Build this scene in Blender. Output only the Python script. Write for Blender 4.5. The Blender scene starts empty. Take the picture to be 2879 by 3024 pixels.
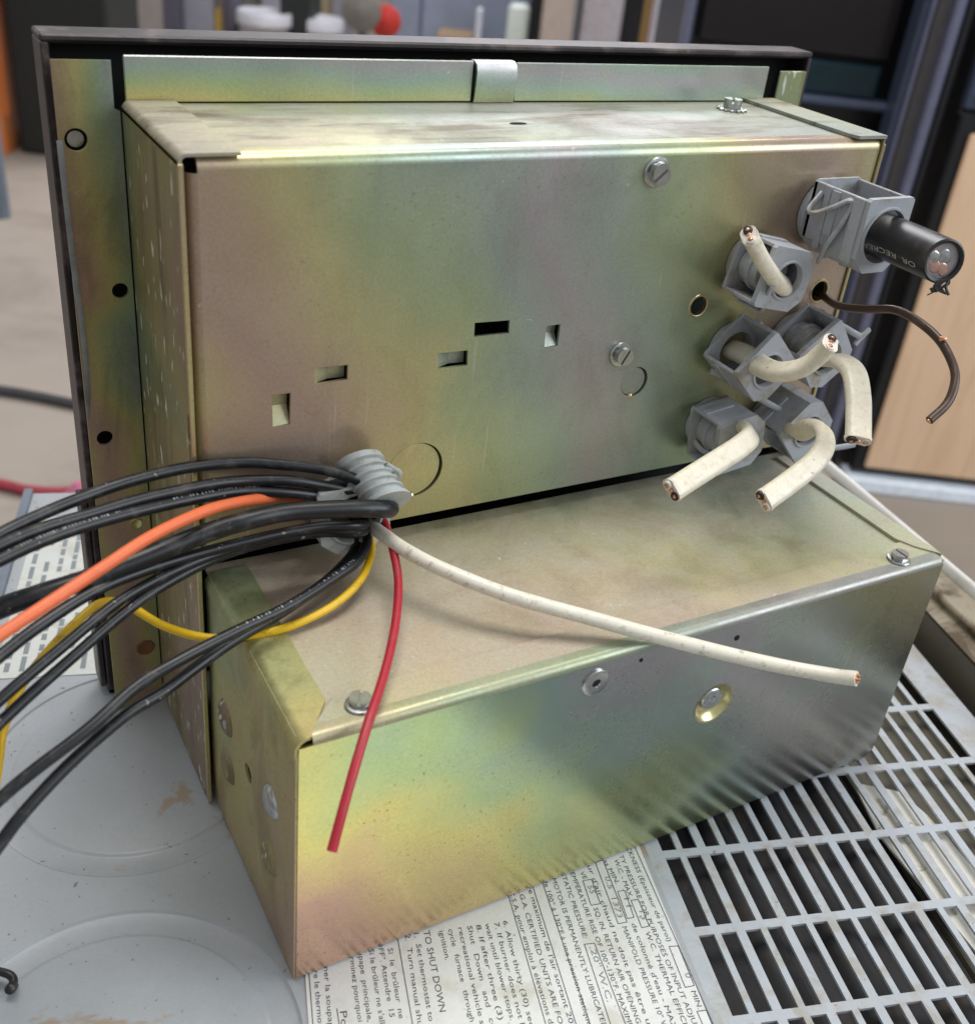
import bpy, bmesh, math, random
from mathutils import Vector, Matrix
random.seed(7)
R = math.radians
scene = bpy.context.scene
COL = scene.collection
# ------------------------------------------------------------------ camera
CAM = Vector((-0.08966, -0.42822, 0.37834))
AX = Vector((0.87352, -0.47659, 0.09906)); AY = Vector((-0.17460, -0.49673, -0.85016)); AZ = Vector((0.45439, 0.72534, -0.51712))
FPX, CX, CY = 3197.9, 1439.5, 1512.0
cd = bpy.data.cameras.new('camera'); cam = bpy.data.objects.new('camera', cd); COL.objects.link(cam)
m = Matrix((AX, -AY, -AZ)).transposed().to_4x4(); m.translation = CAM; cam.matrix_world = m
cd.sensor_fit = 'HORIZONTAL'; cd.sensor_width = 36; cd.lens = 36 * FPX / 2879
cd.clip_start = 0.01; cd.clip_end = 200
cd.dof.use_dof = True; cd.dof.focus_distance = 0.46; cd.dof.aperture_fstop = 12.0
scene.camera = cam
# ------------------------------------------------------------------ world, lamps, exposure
w = bpy.data.worlds.new('World'); scene.world = w; w.use_nodes = True
bg = w.node_tree.nodes['Background']; bg.inputs[0].default_value = (0.92, 0.96, 1.0, 1); bg.inputs[1].default_value = 0.42
def area(name, loc, tgt, sx, sy, power, col):
    l = bpy.data.lights.new(name, 'AREA'); l.shape = 'RECTANGLE'; l.size = sx; l.size_y = sy; l.energy = power; l.color = col
    o = bpy.data.objects.new(name, l); COL.objects.link(o); o.location = loc
    o.rotation_euler = (Vector(tgt) - Vector(loc)).to_track_quat('-Z', 'Y').to_euler(); return o
area('ceiling_light', (0.35, 0.25, 2.3), (0.2, 0.0, 0), 1.5, 0.9, 34, (1.0, 0.97, 0.92))
area('ceiling_light', (2.4, 3.2, 2.5), (2.4, 3.2, 0), 2.6, 1.6, 140, (0.97, 0.96, 1.0))
area('door_light', (2.4, -2.2, 1.6), (0.15, -0.05, 0.1), 2.2, 1.8, 60, (0.86, 0.93, 1.0))
scene.view_settings.view_transform = 'Standard'; scene.view_settings.look = 'None'
scene.view_settings.exposure = 0.22; scene.view_settings.gamma = 1.0; scene.view_settings.use_curve_mapping = False

# ------------------------------------------------------------------ photo pixels to directions
def ray(x, y): return AX * ((x - CX) / FPX) + AY * ((y - CY) / FPX) + AZ
def onz(x, y, z=0.0): d = ray(x, y); return CAM + d * ((z - CAM.z) / d.z)
def ony(x, y, Y): d = ray(x, y); return CAM + d * ((Y - CAM.y) / d.y)
def onx(x, y, X): d = ray(x, y); return CAM + d * ((X - CAM.x) / d.x)
def at(x, y, depth): return CAM + ray(x, y) * depth
# converter measures (metres)
W, H, D1, ZS, XL, XR, D2, HB = 0.318, 0.2869, 0.0762, 0.1329, 0.0036, 0.3166, 0.1786, 0.123
YB = -0.0747; BX0, BX1, BY, BYF, BZ = -0.0243, 0.3502, 0.012, 0.028, 0.3083; FT = 0.3019; T = 0.0013
# furnace axes in plan
FA = R(17); FU = Vector((math.cos(FA), -math.sin(FA), 0)); FV = Vector((-math.sin(FA), -math.cos(FA), 0))
def fp(u, v, z=0.0): return FU * u + FV * v + Vector((0, 0, z))
ZF = -0.62

# ------------------------------------------------------------------ mesh helpers
def obj(name, bm, mat, parent=None, smooth=False, label=None, kind=None):
    bmesh.ops.recalc_face_normals(bm, faces=bm.faces[:])
    me = bpy.data.meshes.new(name); bm.to_mesh(me); bm.free()
    if smooth:
        for p_ in me.polygons: p_.use_smooth = True
        if smooth != 'all':
            try: me.set_sharp_from_angle(angle=R(40))
            except Exception: pass
    if mat: me.materials.append(mat)
    o = bpy.data.objects.new(name, me); COL.objects.link(o)
    if parent:
        o.parent = parent; o.matrix_parent_inverse = wmat(parent).inverted()
    if label: o['label'] = label
    if kind: o['kind'] = kind
    return o
def wmat(o):
    mm = Matrix.Translation(o.location) @ o.rotation_euler.to_matrix().to_4x4()
    return mm if o.parent is None else wmat(o.parent) @ o.matrix_parent_inverse @ mm
def thing(name, label, cat, loc=(0, 0, 0), group=None):
    o = bpy.data.objects.new(name, None); COL.objects.link(o); o.location = loc; o.empty_display_size = 0.02
    o['label'] = label; o['category'] = cat
    if group: o['group'] = group
    return o
def tag(o, label, cat, group=None):
    o['label'] = label; o['category'] = cat
    if group: o['group'] = group
    return o
def box(bm, lo, hi, bev=0.0, mat4=None, seg=1):
    b2 = bmesh.new(); bmesh.ops.create_cube(b2, size=1.0)
    for v in b2.verts: v.co = Vector([lo[i] + (v.co[i] + 0.5) * (hi[i] - lo[i]) for i in range(3)])
    if bev: bmesh.ops.bevel(b2, geom=b2.edges[:], offset=bev, segments=seg, affect='EDGES', profile=0.5)
    if mat4: bmesh.ops.transform(b2, matrix=mat4, verts=b2.verts[:])
    join(bm, b2)
def join(bm, b2):
    me = bpy.data.meshes.new('tmp'); b2.to_mesh(me); b2.free(); bm.from_mesh(me); bpy.data.meshes.remove(me)
def frame4(o, ex, ey, ez):
    mm = Matrix((ex, ey, ez)).transposed().to_4x4(); mm.translation = o; return mm
def circle(cx, cy, r, n=28, a0=0.0, a1=None):
    if a1 is None: return [(cx + r * math.cos(a0 + i * 2 * math.pi / n), cy + r * math.sin(a0 + i * 2 * math.pi / n)) for i in range(n)]
    return [(cx + r * math.cos(a0 + i * (a1 - a0) / n), cy + r * math.sin(a0 + i * (a1 - a0) / n)) for i in range(n + 1)]
def plate(bm, outer, holes, t, fr):
    """flat sheet in the xy plane of fr with holes, thickness t towards -z"""
    b2 = bmesh.new(); es = []
    for lp in [outer] + list(holes):
        vs = [b2.verts.new((p[0], p[1], 0)) for p in lp]
        for i in range(len(vs)): es.append(b2.edges.new((vs[i], vs[(i + 1) % len(vs)])))
    bmesh.ops.triangle_fill(b2, use_beauty=True, use_dissolve=False, edges=es)
    g = bmesh.ops.extrude_face_region(b2, geom=b2.faces[:])
    for e in g['geom']:
        if isinstance(e, bmesh.types.BMVert): e.co.z -= t
    bmesh.ops.transform(b2, matrix=fr, verts=b2.verts[:]); join(bm, b2)
def slab(bm, pts, off):
    """closed prism: polygon of 3D points extruded by the vector off"""
    a = [bm.verts.new(p) for p in pts]; b = [bm.verts.new(Vector(p) + off) for p in pts]; n = len(a)
    bm.faces.new(a); bm.faces.new(b[::-1])
    for i in range(n): bm.faces.new((a[i], b[i], b[(i + 1) % n], a[(i + 1) % n]))
def lathe(bm, prof, fr, n=28):
    """profile of (radius, height) about the z axis of fr"""
    rings = []
    for r, h in prof:
        if r < 1e-7: rings.append([bm.verts.new(fr @ Vector((0, 0, h)))])
        else: rings.append([bm.verts.new(fr @ Vector((r * math.cos(2 * math.pi * i / n), r * math.sin(2 * math.pi * i / n), h))) for i in range(n)])
    for a, b in zip(rings, rings[1:]):
        for i in range(n):
            j = (i + 1) % n
            if len(a) == 1 and len(b) == 1: continue
            if len(a) == 1: bm.faces.new((a[0], b[i], b[j]))
            elif len(b) == 1: bm.faces.new((a[i], a[j], b[0]))
            else: bm.faces.new((a[i], a[j], b[j], b[i]))
def smoothpath(pts, k=8):
    P = [Vector(p) for p in pts]; out = []
    if len(P) == 2: return [P[0].lerp(P[1], i / k) for i in range(k + 1)]
    Q = [P[0] * 2 - P[1]] + P + [P[-1] * 2 - P[-2]]
    for i in range(1, len(Q) - 2):
        a, b, c, d = Q[i - 1:i + 3]
        for j in range(k):
            t = j / k
            out.append(0.5 * ((2 * b) + (c - a) * t + (2 * a - 5 * b + 4 * c - d) * t * t + (3 * b - a - 3 * c + d) * t ** 3))
    out.append(P[-1]); return out
def frames(path, hint=None):
    fs = []; nrm = None
    for i, p in enumerate(path):
        t = (path[min(i + 1, len(path) - 1)] - path[max(i - 1, 0)]).normalized()
        if nrm is None:
            h = Vector(hint) if hint is not None else Vector((0, 0, 1))
            if abs(h.normalized().dot(t)) > 0.95: h = Vector((1, 0.2, 0))
            nrm = (h - t * h.dot(t)).normalized()
        else: nrm = (nrm - t * nrm.dot(t)).normalized()
        fs.append((p, t, nrm, t.cross(nrm)))
    return fs
def sweep(bm, path, sec, hint=None, cap=True, k=8, scale=None, raw=False):
    pa = path if raw else smoothpath(path, k); fs = frames(pa, hint); rings = []
    for i, (p, t, a, b) in enumerate(fs):
        s = scale(i / (len(fs) - 1)) if scale else 1.0
        rings.append([bm.verts.new(p + a * (x * s) + b * (y * s)) for x, y in sec])
    n = len(sec)
    for r0, r1 in zip(rings, rings[1:]):
        for i in range(n): bm.faces.new((r0[i], r0[(i + 1) % n], r1[(i + 1) % n], r1[i]))
    if cap:
        bm.faces.new(rings[0][::-1]); bm.faces.new(rings[-1])
    return fs
def rnd(r, n=12): return circle(0, 0, r, n)
def stadium(w_, h_, n=8):
    rx = (w_ - h_) / 2; r = h_ / 2
    return circle(rx, 0, r, n, -math.pi / 2, math.pi / 2) + circle(-rx, 0, r, n, math.pi / 2, 3 * math.pi / 2)

# ------------------------------------------------------------------ materials
def lin(c):
    return tuple(((v / 255) / 12.92 if v / 255 <= 0.04045 else ((v / 255 + 0.055) / 1.055) ** 2.4) for v in c[:3]) + (1.0,)
class NT:
    def __init__(s, name):
        s.m = bpy.data.materials.new(name); s.m.use_nodes = True; s.t = s.m.node_tree; s.b = s.t.nodes['Principled BSDF']
        s.tc = s.t.nodes.new('ShaderNodeTexCoord')
    def n(s, typ, **kw):
        nd = s.t.nodes.new(typ)
        for k, v in kw.items(): setattr(nd, k, v)
        return nd
    def link(s, a, b): s.t.links.new(a, b)
    def setv(s, sock, v):
        if hasattr(v, 'is_linked') or isinstance(v, bpy.types.NodeSocket): s.link(v, sock)
        else: sock.default_value = v
    def math(s, op, a, b=0.0, c=0.0, clamp=False):
        nd = s.n('ShaderNodeMath', operation=op, use_clamp=clamp)
        for i, v in enumerate((a, b, c)): s.setv(nd.inputs[i], v)
        return nd.outputs[0]
    def noise(s, scale, detail=3.0, rough=0.55, dist=0.0, stretch=None, off=(0, 0, 0), rot=(0, 0, 0)):
        nd = s.n('ShaderNodeTexNoise'); nd.inputs['Scale'].default_value = scale; nd.inputs['Detail'].default_value = detail
        nd.inputs['Roughness'].default_value = rough; nd.inputs['Distortion'].default_value = dist
        mp = s.n('ShaderNodeMapping'); mp.inputs['Location'].default_value = off; mp.inputs['Rotation'].default_value = rot
        if stretch: mp.inputs['Scale'].default_value = stretch
        s.link(s.tc.outputs['Object'], mp.inputs[0]); s.link(mp.outputs[0], nd.inputs['Vector']); return nd.outputs['Fac']
    def ramp(s, fac, stops, interp='LINEAR'):
        nd = s.n('ShaderNodeValToRGB'); cr = nd.color_ramp; cr.interpolation = interp
        while len(cr.elements) < len(stops): cr.elements.new(0.5)
        for e, (p, c) in zip(cr.elements, stops): e.position = p; e.color = c
        s.link(fac, nd.inputs[0]); return nd.outputs['Color']
    def step(s, fac, a, b):
        nd = s.n('ShaderNodeMapRange', interpolation_type='SMOOTHSTEP'); s.link(fac, nd.inputs[0])
        nd.inputs[1].default_value = a; nd.inputs[2].default_value = b; return nd.outputs[0]
    def mix(s, f, a, b):
        nd = s.n('ShaderNodeMix', data_type='RGBA'); s.setv(nd.inputs[0], f); s.setv(nd.inputs[6], a); s.setv(nd.inputs[7], b); return nd.outputs[2]
    def gain(s, c, f):
        nd = s.n('ShaderNodeVectorMath', operation='SCALE'); s.link(c, nd.inputs[0]); s.link(f, nd.inputs['Scale']); return nd.outputs[0]
    def bump(s, h, strength, dist):
        nd = s.n('ShaderNodeBump'); nd.inputs['Strength'].default_value = strength; nd.inputs['Distance'].default_value = dist
        s.link(h, nd.inputs['Height']); s.link(nd.outputs[0], s.b.inputs['Normal'])
    def xyz(s):
        nd = s.n('ShaderNodeSeparateXYZ'); s.link(s.tc.outputs['Object'], nd.inputs[0]); return nd.outputs
ZSTOPS = [(0.0, lin((196, 160, 144))), (0.17, lin((208, 178, 138))), (0.36, lin((214, 203, 128))), (0.56, lin((176, 197, 142))),
          (0.76, lin((158, 184, 172))), (1.0, lin((178, 172, 180)))]
def zinc(name, k=(0, 0, 0), off=0.0, amp=0.6, nscale=14, rough=0.33, dust=0.0, dustcol=(176, 168, 148), val=1.0, seed=0.0, specks=0.25, streak=None, desat=(0.3, 0.0), pits=0.3, met=0.84, gv=(0.40, 0.40, 0.35), grime=None, grimecol=(112, 100, 80), grimeamt=0.6):
    s = NT(name); x, y, z = s.xyz()
    ph = s.math('MULTIPLY_ADD', x, k[0], off); ph = s.math('MULTIPLY_ADD', y, k[1], ph); ph = s.math('MULTIPLY_ADD', z, k[2], ph)
    nz = s.noise(nscale, 1.5, 0.5, 0.6, off=(seed, seed * 2, 0)); ph = s.math('MULTIPLY_ADD', s.math('SUBTRACT', nz, 0.5), amp * 2.2, ph)
    n2 = s.noise(nscale * 7, 2, 0.5, 0, off=(seed, 0, 3)); ph = s.math('MULTIPLY_ADD', s.math('SUBTRACT', n2, 0.5), amp * 0.22, ph)
    ph = s.math('PINGPONG', ph, 1.0)
    c = s.ramp(ph, [(p, tuple(v * val for v in q[:3]) + (1,)) for p, q in ZSTOPS])
    c = s.mix(s.math('MULTIPLY_ADD', x, desat[1], desat[0], clamp=True), c, (gv[0] * val, gv[1] * val, gv[2] * val, 1))
    # tarnish spots, white corrosion specks, settled dust
    fine = s.noise(420, 3, 0.6, 0); big = s.noise(24, 4, 0.65, 0.4, off=(seed, 5, 1))
    pit = s.math('MULTIPLY', s.step(s.noise(520, 3, 0.6, 0, off=(seed, 1, 0)), 0.62, 0.70), s.math('MULTIPLY', s.step(big, 0.4, 0.6), pits))
    c = s.mix(pit, c, lin((96, 84, 62)))
    sp = s.math('MULTIPLY', s.step(s.noise(300, 2, 0.5, 0, off=(0, seed, 2)), 0.70, 0.78), s.step(big, 0.46, 0.64))
    sp = s.math('MULTIPLY', sp, specks * 2.0, clamp=True)
    if streak:
        st = s.noise(1.0, 1.5, 0.5, 0, stretch=streak); sp = s.math('MAXIMUM', sp, s.math('MULTIPLY', s.step(st, 0.655, 0.685), 0.9))
    d = s.math('MULTIPLY', s.step(big, 0.30, 0.72), dust); d = s.math('MULTIPLY_ADD', s.math('SUBTRACT', fine, 0.5), dust * 0.7, d); d = s.math('ADD', d, dust * 0.45, clamp=True)
    c = s.mix(d, c, lin(dustcol))
    if grime:
        g1_ = s.noise(1.0, 5, 0.68, 0.5, stretch=grime, off=(seed, 2, 1)); c = s.mix(s.math('MULTIPLY', s.step(g1_, 0.47, 0.68), grimeamt), c, lin(grimecol))
    c = s.gain(c, s.math('MULTIPLY_ADD', s.noise(800, 3, 0.7), 0.5, 0.75))
    for ro, stt, am in (((0.5, 0.3, 0.2), (700, 700, 16), 0.5), ((0.9, 1.9, 0.7), (620, 620, 12), 0.4)):
        sc = s.math('MULTIPLY', s.step(s.noise(1.0, 2, 0.5, 0, stretch=stt, rot=ro), 0.66, 0.74), s.math('MULTIPLY', s.step(s.noise(16, 2, 0.5, 0, off=(seed, 9, ro[0])), 0.5, 0.62), am)); c = s.mix(sc, c, lin((206, 200, 184)))
    c = s.mix(sp, c, lin((205, 202, 190)))
    s.link(c, s.b.inputs['Base Color'])
    cover = s.math('MAXIMUM', d, sp)
    s.link(s.math('SUBTRACT', met, s.math('MULTIPLY', cover, 0.90), clamp=True), s.b.inputs['Metallic'])
    rg = s.math('MULTIPLY_ADD', s.math('SUBTRACT', big, 0.5), 0.16, rough); rg = s.math('MULTIPLY_ADD', cover, 0.45, rg, clamp=True)
    s.link(rg, s.b.inputs['Roughness'])
    hb = s.math('MULTIPLY_ADD', fine, 0.06, s.noise(7, 1, 0.4)); s.bump(hb, 0.10, 0.004); return s.m
def plain(name, col, rough=0.5, metal=0.0, var=0.15, nscale=60, bump=0.0, bscale=200, dirt=None, dirtamt=0.5, dirtscale=25, spec=0.5, dlo=0.5, dhi=0.7, stretch=None, grain=0.2, specks=None):
    s = NT(name); c0 = lin(col)
    nz = s.noise(nscale, 4, 0.6, 0.2, stretch=stretch)
    c = s.ramp(nz, [(0.25, tuple(v * (1 - var) for v in c0[:3]) + (1,)), (0.75, tuple(min(1, v * (1 + var)) for v in c0[:3]) + (1,))])
    c = s.gain(c, s.math('MULTIPLY_ADD', s.noise(700, 3, 0.7), grain, 1.0 - grain * 0.5))
    if specks: c = s.mix(s.math('MULTIPLY', s.step(s.noise(330, 2, 0.55, 0, off=(4, 4, 9)), 0.70, 0.74), 0.7), c, lin(specks))
    if dirt:
        dn = s.noise(dirtscale, 5, 0.65, 0.5, off=(3, 1, 7)); f = s.math('MULTIPLY', s.step(dn, dlo, dhi), dirtamt)
        c = s.mix(f, c, lin(dirt)); s.link(s.math('MULTIPLY_ADD', f, 0.3, rough, clamp=True), s.b.inputs['Roughness'])
    else: s.b.inputs['Roughness'].default_value = rough
    s.link(c, s.b.inputs['Base Color']); s.b.inputs['Metallic'].default_value = metal; s.b.inputs['Specular IOR Level'].default_value = spec
    if bump: s.bump(s.noise(bscale, 3, 0.6), bump, 0.002)
    return s.m
M = {}
M['panel'] = zinc('zinc_upper_panel', k=(7.2, 0, 2.2), off=-0.64, amp=0.36, nscale=10, rough=0.31, dust=0.12, val=0.92, seed=1.3, desat=(0.33, 0.25), dustcol=(158, 150, 130), grime=(26, 26, 14), grimeamt=0.20, grimecol=(112, 104, 90), met=0.78)
M['top'] = zinc('zinc_dusty_top', k=(4, 3, 0), off=0.3, amp=0.5, rough=0.36, dust=0.55, dustcol=(148, 144, 133), seed=2.1, specks=0.5, desat=(0.5, 0), val=0.84, grime=(14, 70, 70), grimeamt=0.9, grimecol=(112, 102, 84))
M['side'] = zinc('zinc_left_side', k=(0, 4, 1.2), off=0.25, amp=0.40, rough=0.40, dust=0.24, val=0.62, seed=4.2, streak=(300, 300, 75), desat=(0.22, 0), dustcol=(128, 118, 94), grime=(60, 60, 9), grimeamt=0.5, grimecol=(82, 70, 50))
M['flange'] = zinc('zinc_flange', k=(30, 0, 2.0), off=0.34, amp=0.62, nscale=14, rough=0.34, dust=0.14, val=0.76, seed=5.5, desat=(0.18, 0), specks=0.9, dustcol=(146, 128, 100), grime=(40, 40, 14), grimeamt=0.35, grimecol=(96, 78, 58))
M['strip'] = zinc('zinc_top_strip', k=(0.8, 0, 40), off=-11.15, amp=0.30, nscale=12, rough=0.32, dust=0.12, val=0.94, seed=6.7, specks=0.7, desat=(0.05, 1.0), grime=(30, 30, 30), grimeamt=0.35, grimecol=(176, 176, 156))
M['lowfront'] = zinc('zinc_lower_front', k=(3.5, 0, 4.5), off=-0.10, amp=0.30, nscale=16, rough=0.24, dust=0.06, val=1.25, seed=7.9, desat=(-0.05, 3.0), dustcol=(196, 178, 116), gv=(0.205, 0.205, 0.185), pits=0.6, met=0.97)  # grey grows to the right: dark grille reflection put into the colour
M['lowbend'] = zinc('zinc_lower_bend', k=(3, 0, 0), off=0.3, amp=0.3, rough=0.36, dust=0.26, val=0.85, seed=7.1, desat=(0.5, 0), dustcol=(170, 162, 142))
M['lowtop'] = zinc('zinc_dusty_lower_top', k=(3, 5, 0), off=0.4, amp=0.3, rough=0.42, dust=0.66, dustcol=(178, 170, 150), seed=8.8, specks=0.5, desat=(0.4, 0), pits=0.9, grime=(22, 22, 22), grimeamt=0.42, grimecol=(146, 132, 106))
M['lowside'] = zinc('zinc_lower_side', k=(0, 3, 3.0), off=0.48, amp=0.30, rough=0.38, dust=0.26, val=0.84, seed=9.4, desat=(0.12, 0), dustcol=(164, 150, 112), pits=0.9, grime=(40, 40, 16), grimeamt=0.4, grimecol=(112, 98, 66))
M['edge'] = zinc('zinc_cut_edge', off=0.30, amp=0.2, rough=0.28, dust=0.0, val=1.1, seed=3.3, desat=(0.35, 0))
M['bezel'] = plain('brown_black_enamel', (50, 42, 43), 0.40, var=0.2, nscale=40, dirt=(138, 122, 116), dirtamt=0.55, dirtscale=30, bump=0.08, stretch=(0.4, 1, 1))
M['steel'] = plain('bright_zinc_steel', (190, 192, 190), 0.28, metal=1.0, var=0.12, nscale=300, dirt=(120, 112, 96), dirtamt=0.4, dirtscale=400)
M['grey'] = plain('grey_clamp_plastic', (164, 167, 173), 0.44, var=0.06, nscale=120, bump=0.08, bscale=900, dirt=(140, 129, 112), dirtamt=0.8, dirtscale=60, dlo=0.50, dhi=0.68)
M['pale'] = plain('pale_grey_clamp_plastic', (176, 180, 178), 0.48, var=0.05, nscale=120, bump=0.1, bscale=700, dirt=(142, 132, 112), dirtamt=0.7, dirtscale=90)
M['nm'] = plain('aged_white_jacket', (228, 220, 200), 0.36, var=0.07, nscale=120, bump=0.10, bscale=500, dirt=(190, 170, 130), dirtamt=0.55, dirtscale=300, dlo=0.45, dhi=0.8, specks=(140, 120, 88))
M['whitew'] = plain('white_wire_insulation', (230, 224, 208), 0.38, var=0.06, nscale=80, dirt=(120, 104, 82), dirtamt=0.6, dirtscale=260, dlo=0.52, dhi=0.72)
M['blackw'] = plain('black_wire_insulation', (20, 21, 25), 0.38, var=0.3, nscale=90, dirt=(112, 110, 106), dirtamt=0.30, dirtscale=120, dlo=0.50, dhi=0.74, specks=(150, 146, 138))
M['cord'] = plain('black_cord_jacket', (20, 21, 24), 0.38, var=0.3, nscale=60, dirt=(110, 100, 86), dirtamt=0.22, dirtscale=90)
M['orange'] = plain('orange_wire_insulation', (226, 110, 64), 0.45, var=0.05, dirt=(170, 84, 50), dirtamt=0.25, dirtscale=120)
M['yellow'] = plain('yellow_wire_insulation', (228, 184, 20), 0.36, var=0.05, dirt=(120, 96, 40), dirtamt=0.5, dirtscale=140, dlo=0.55)
M['red'] = plain('red_wire_insulation', (172, 34, 50), 0.42, var=0.08, dirt=(150, 70, 70), dirtamt=0.5, dirtscale=120)
M['brown'] = plain('brown_wire_insulation', (72, 50, 38), 0.36, var=0.12, dirt=(112, 98, 84), dirtamt=0.4, dirtscale=90)
M['copper'] = plain('cut_copper', (222, 164, 132), 0.35, metal=1.0, var=0.15, nscale=900)
M['palecopper'] = plain('pale_tinned_copper', (206, 164, 152), 0.3, metal=0.7, var=0.2, nscale=900)
M['coreb'] = plain('black_core_insulation', (34, 30, 30), 0.5)
M['corew'] = plain('white_core_insulation', (222, 212, 198), 0.5)
M['filler'] = plain('clear_plastic_filler', (178, 172, 174), 0.12, metal=0.5, var=0.1, nscale=600)
M['print'] = plain('faded_grey_print', (168, 166, 160), 0.6)
M['whiteprint'] = plain('white_print', (150, 152, 154), 0.6)
M['furn'] = plain('blue_grey_furnace_paint', (160, 164, 168), 0.36, var=0.05, nscale=40, bump=0.05, bscale=420, dirt=(152, 130, 104), dirtamt=0.75, dirtscale=19, dlo=0.595, dhi=0.65, specks=(96, 84, 72))
M['grille'] = plain('dusty_grille_paint', (172, 177, 183), 0.42, var=0.06, nscale=40, bump=0.08, bscale=260, dirt=(150, 140, 122), dirtamt=0.6, dirtscale=60, dlo=0.47, dhi=0.66, specks=(110, 100, 88))
M['paper'] = plain('white_label_paper', (214, 215, 213), 0.45, var=0.03, nscale=30, dirt=(176, 170, 154), dirtamt=0.5, dirtscale=40, specks=(150, 144, 134), bump=0.1, bscale=60)
M['oldpaper'] = plain('yellowed_label_paper', (196, 198, 194), 0.5, var=0.05, nscale=30, dirt=(168, 162, 144), dirtamt=0.5, dirtscale=30)
M['ink'] = plain('label_ink', (74, 78, 84), 0.55, var=0.1)
M['greyink'] = plain('worn_label_ink', (122, 130, 134), 0.6, var=0.15)
M['stamp'] = plain('stamped_grey_ink', (128, 132, 136), 0.6, var=0.2, nscale=500)
M['cavity'] = plain('dark_grey_inside', (52, 50, 53), 0.75, var=0.35, nscale=40, dirt=(112, 98, 84), dirtamt=0.55, dirtscale=18, bump=0.3, bscale=120)
M['drum'] = plain('black_blower_drum', (46, 44, 47), 0.7, var=0.3, nscale=40, dirt=(84, 74, 64), dirtamt=0.45, dirtscale=35)
M['olive'] = plain('olive_inner_metal', (92, 88, 76), 0.6, var=0.12, nscale=20, dirt=(70, 62, 52), dirtamt=0.5, dirtscale=18)
M['insul'] = plain('scuffed_white_sheet', (216, 212, 202), 0.6, var=0.08, nscale=60, dirt=(120, 104, 86), dirtamt=0.7, dirtscale=70, dlo=0.58, dhi=0.68)
M['ledge'] = plain('dirty_brown_ledge', (146, 136, 116), 0.55, var=0.2, nscale=30, dirt=(72, 54, 38), dirtamt=0.85, dirtscale=26, dlo=0.46, dhi=0.64, stretch=(1, .3, 1))
M['rim'] = plain('white_enamel_rim', (214, 213, 210), 0.25, var=0.04, nscale=20, dirt=(160, 148, 130), dirtamt=0.5, dirtscale=30)
M['floor'] = plain('bare_concrete', (150, 139, 128), 0.7, var=0.10, nscale=2.2, dirt=(118, 108, 98), dirtamt=0.6, dirtscale=3.5, dlo=0.45, dhi=0.8)
M['rust'] = plain('rust', (112, 72, 44), 0.8, var=0.3, nscale=400)
M['hole'] = plain('dark_inside', (10, 10, 10), 0.9)
# part two is appended below
# ================================================================== the setting
bm = bmesh.new(); box(bm, (-12, -12, ZF - 0.1), (22, 24, ZF))
fl = obj('floor', bm, M['floor']); fl['kind'] = 'structure'
# ------------------------------------------------------------------ furnace
UZ = Vector((0, 0, 1)); NY = Vector((0, -1, 0))
furn = thing('furnace', 'blue grey metal furnace with slotted grille and printed instruction label on its top', 'furnace', fp(0.17, 0.06, ZF))
U0, U1, V0, V1 = -0.092, 0.432, -0.205, 0.345
ZT = -0.0008
ff = frame4(Vector((0, 0, ZT)), FU, -FV, UZ)          # local x = u, y = -v
slots = []
for k in range(-4, 5):
    v0 = 0.129 + k * 0.0414
    for c in range(18):
        u0 = 0.2237 + (c // 2) * 0.02135 + (c % 2) * 0.0101
        r_ = 0.0008
        slots.append([(u0, -v0), (u0, -(v0 + 0.0372)), (u0 + 0.0071, -(v0 + 0.0372)), (u0 + 0.0071, -v0)])
bm = bmesh.new()
plate(bm, [(0.2165, -V1), (U1, -V1), (U1, -V0), (0.2165, -V0)], slots, 0.0014, ff)
obj('grille_panel', bm, M['grille'], furn)
bm = bmesh.new(); RC = [(-0.0098, 0.0445), (-0.0082, 0.1955)]
plate(bm, [(U0, -V1), (0.2165, -V1), (0.2165, -V0), (U0, -V0)], [circle(u, -v, 0.0668, 72) for u, v in RC], 0.0014, ff)
top = obj('top_panel', bm, M['furn'], furn)
for u, v in RC:
    bm = bmesh.new()
    lathe(bm, [(0, 0), (0.0538, 0), (0.0546, -0.0002), (0.0554, -0.0008), (0.0562, -0.0010), (0.0652, -0.0010), (0.0660, -0.0008), (0.0666, -0.0002), (0.0668, 0)], ff @ Matrix.Translation((u, -v, 0)), 72)
    obj('embossed_ring', bm, M['furn'], furn, smooth='all')
bm = bmesh.new()
for (a, b) in (((U0, V0), (U1, V0 + 0.0015)), ((U0, V1 - 0.0015), (U1, V1)), ((U0, V0), (U0 + 0.0015, V1)), ((U1 - 0.0015, V0), (U1, V1))):
    slab(bm, [fp(a[0], a[1], ZT - 0.0014), fp(b[0], a[1], ZT - 0.0014), fp(b[0], b[1], ZT - 0.0014), fp(a[0], b[1], ZT - 0.0014)], Vector((0, 0, ZF - ZT + 0.0014)))
obj('casing', bm, M['furn'], furn)
pm0 = plain('slate_blue_lip', (104, 114, 126), 0.45)
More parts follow.
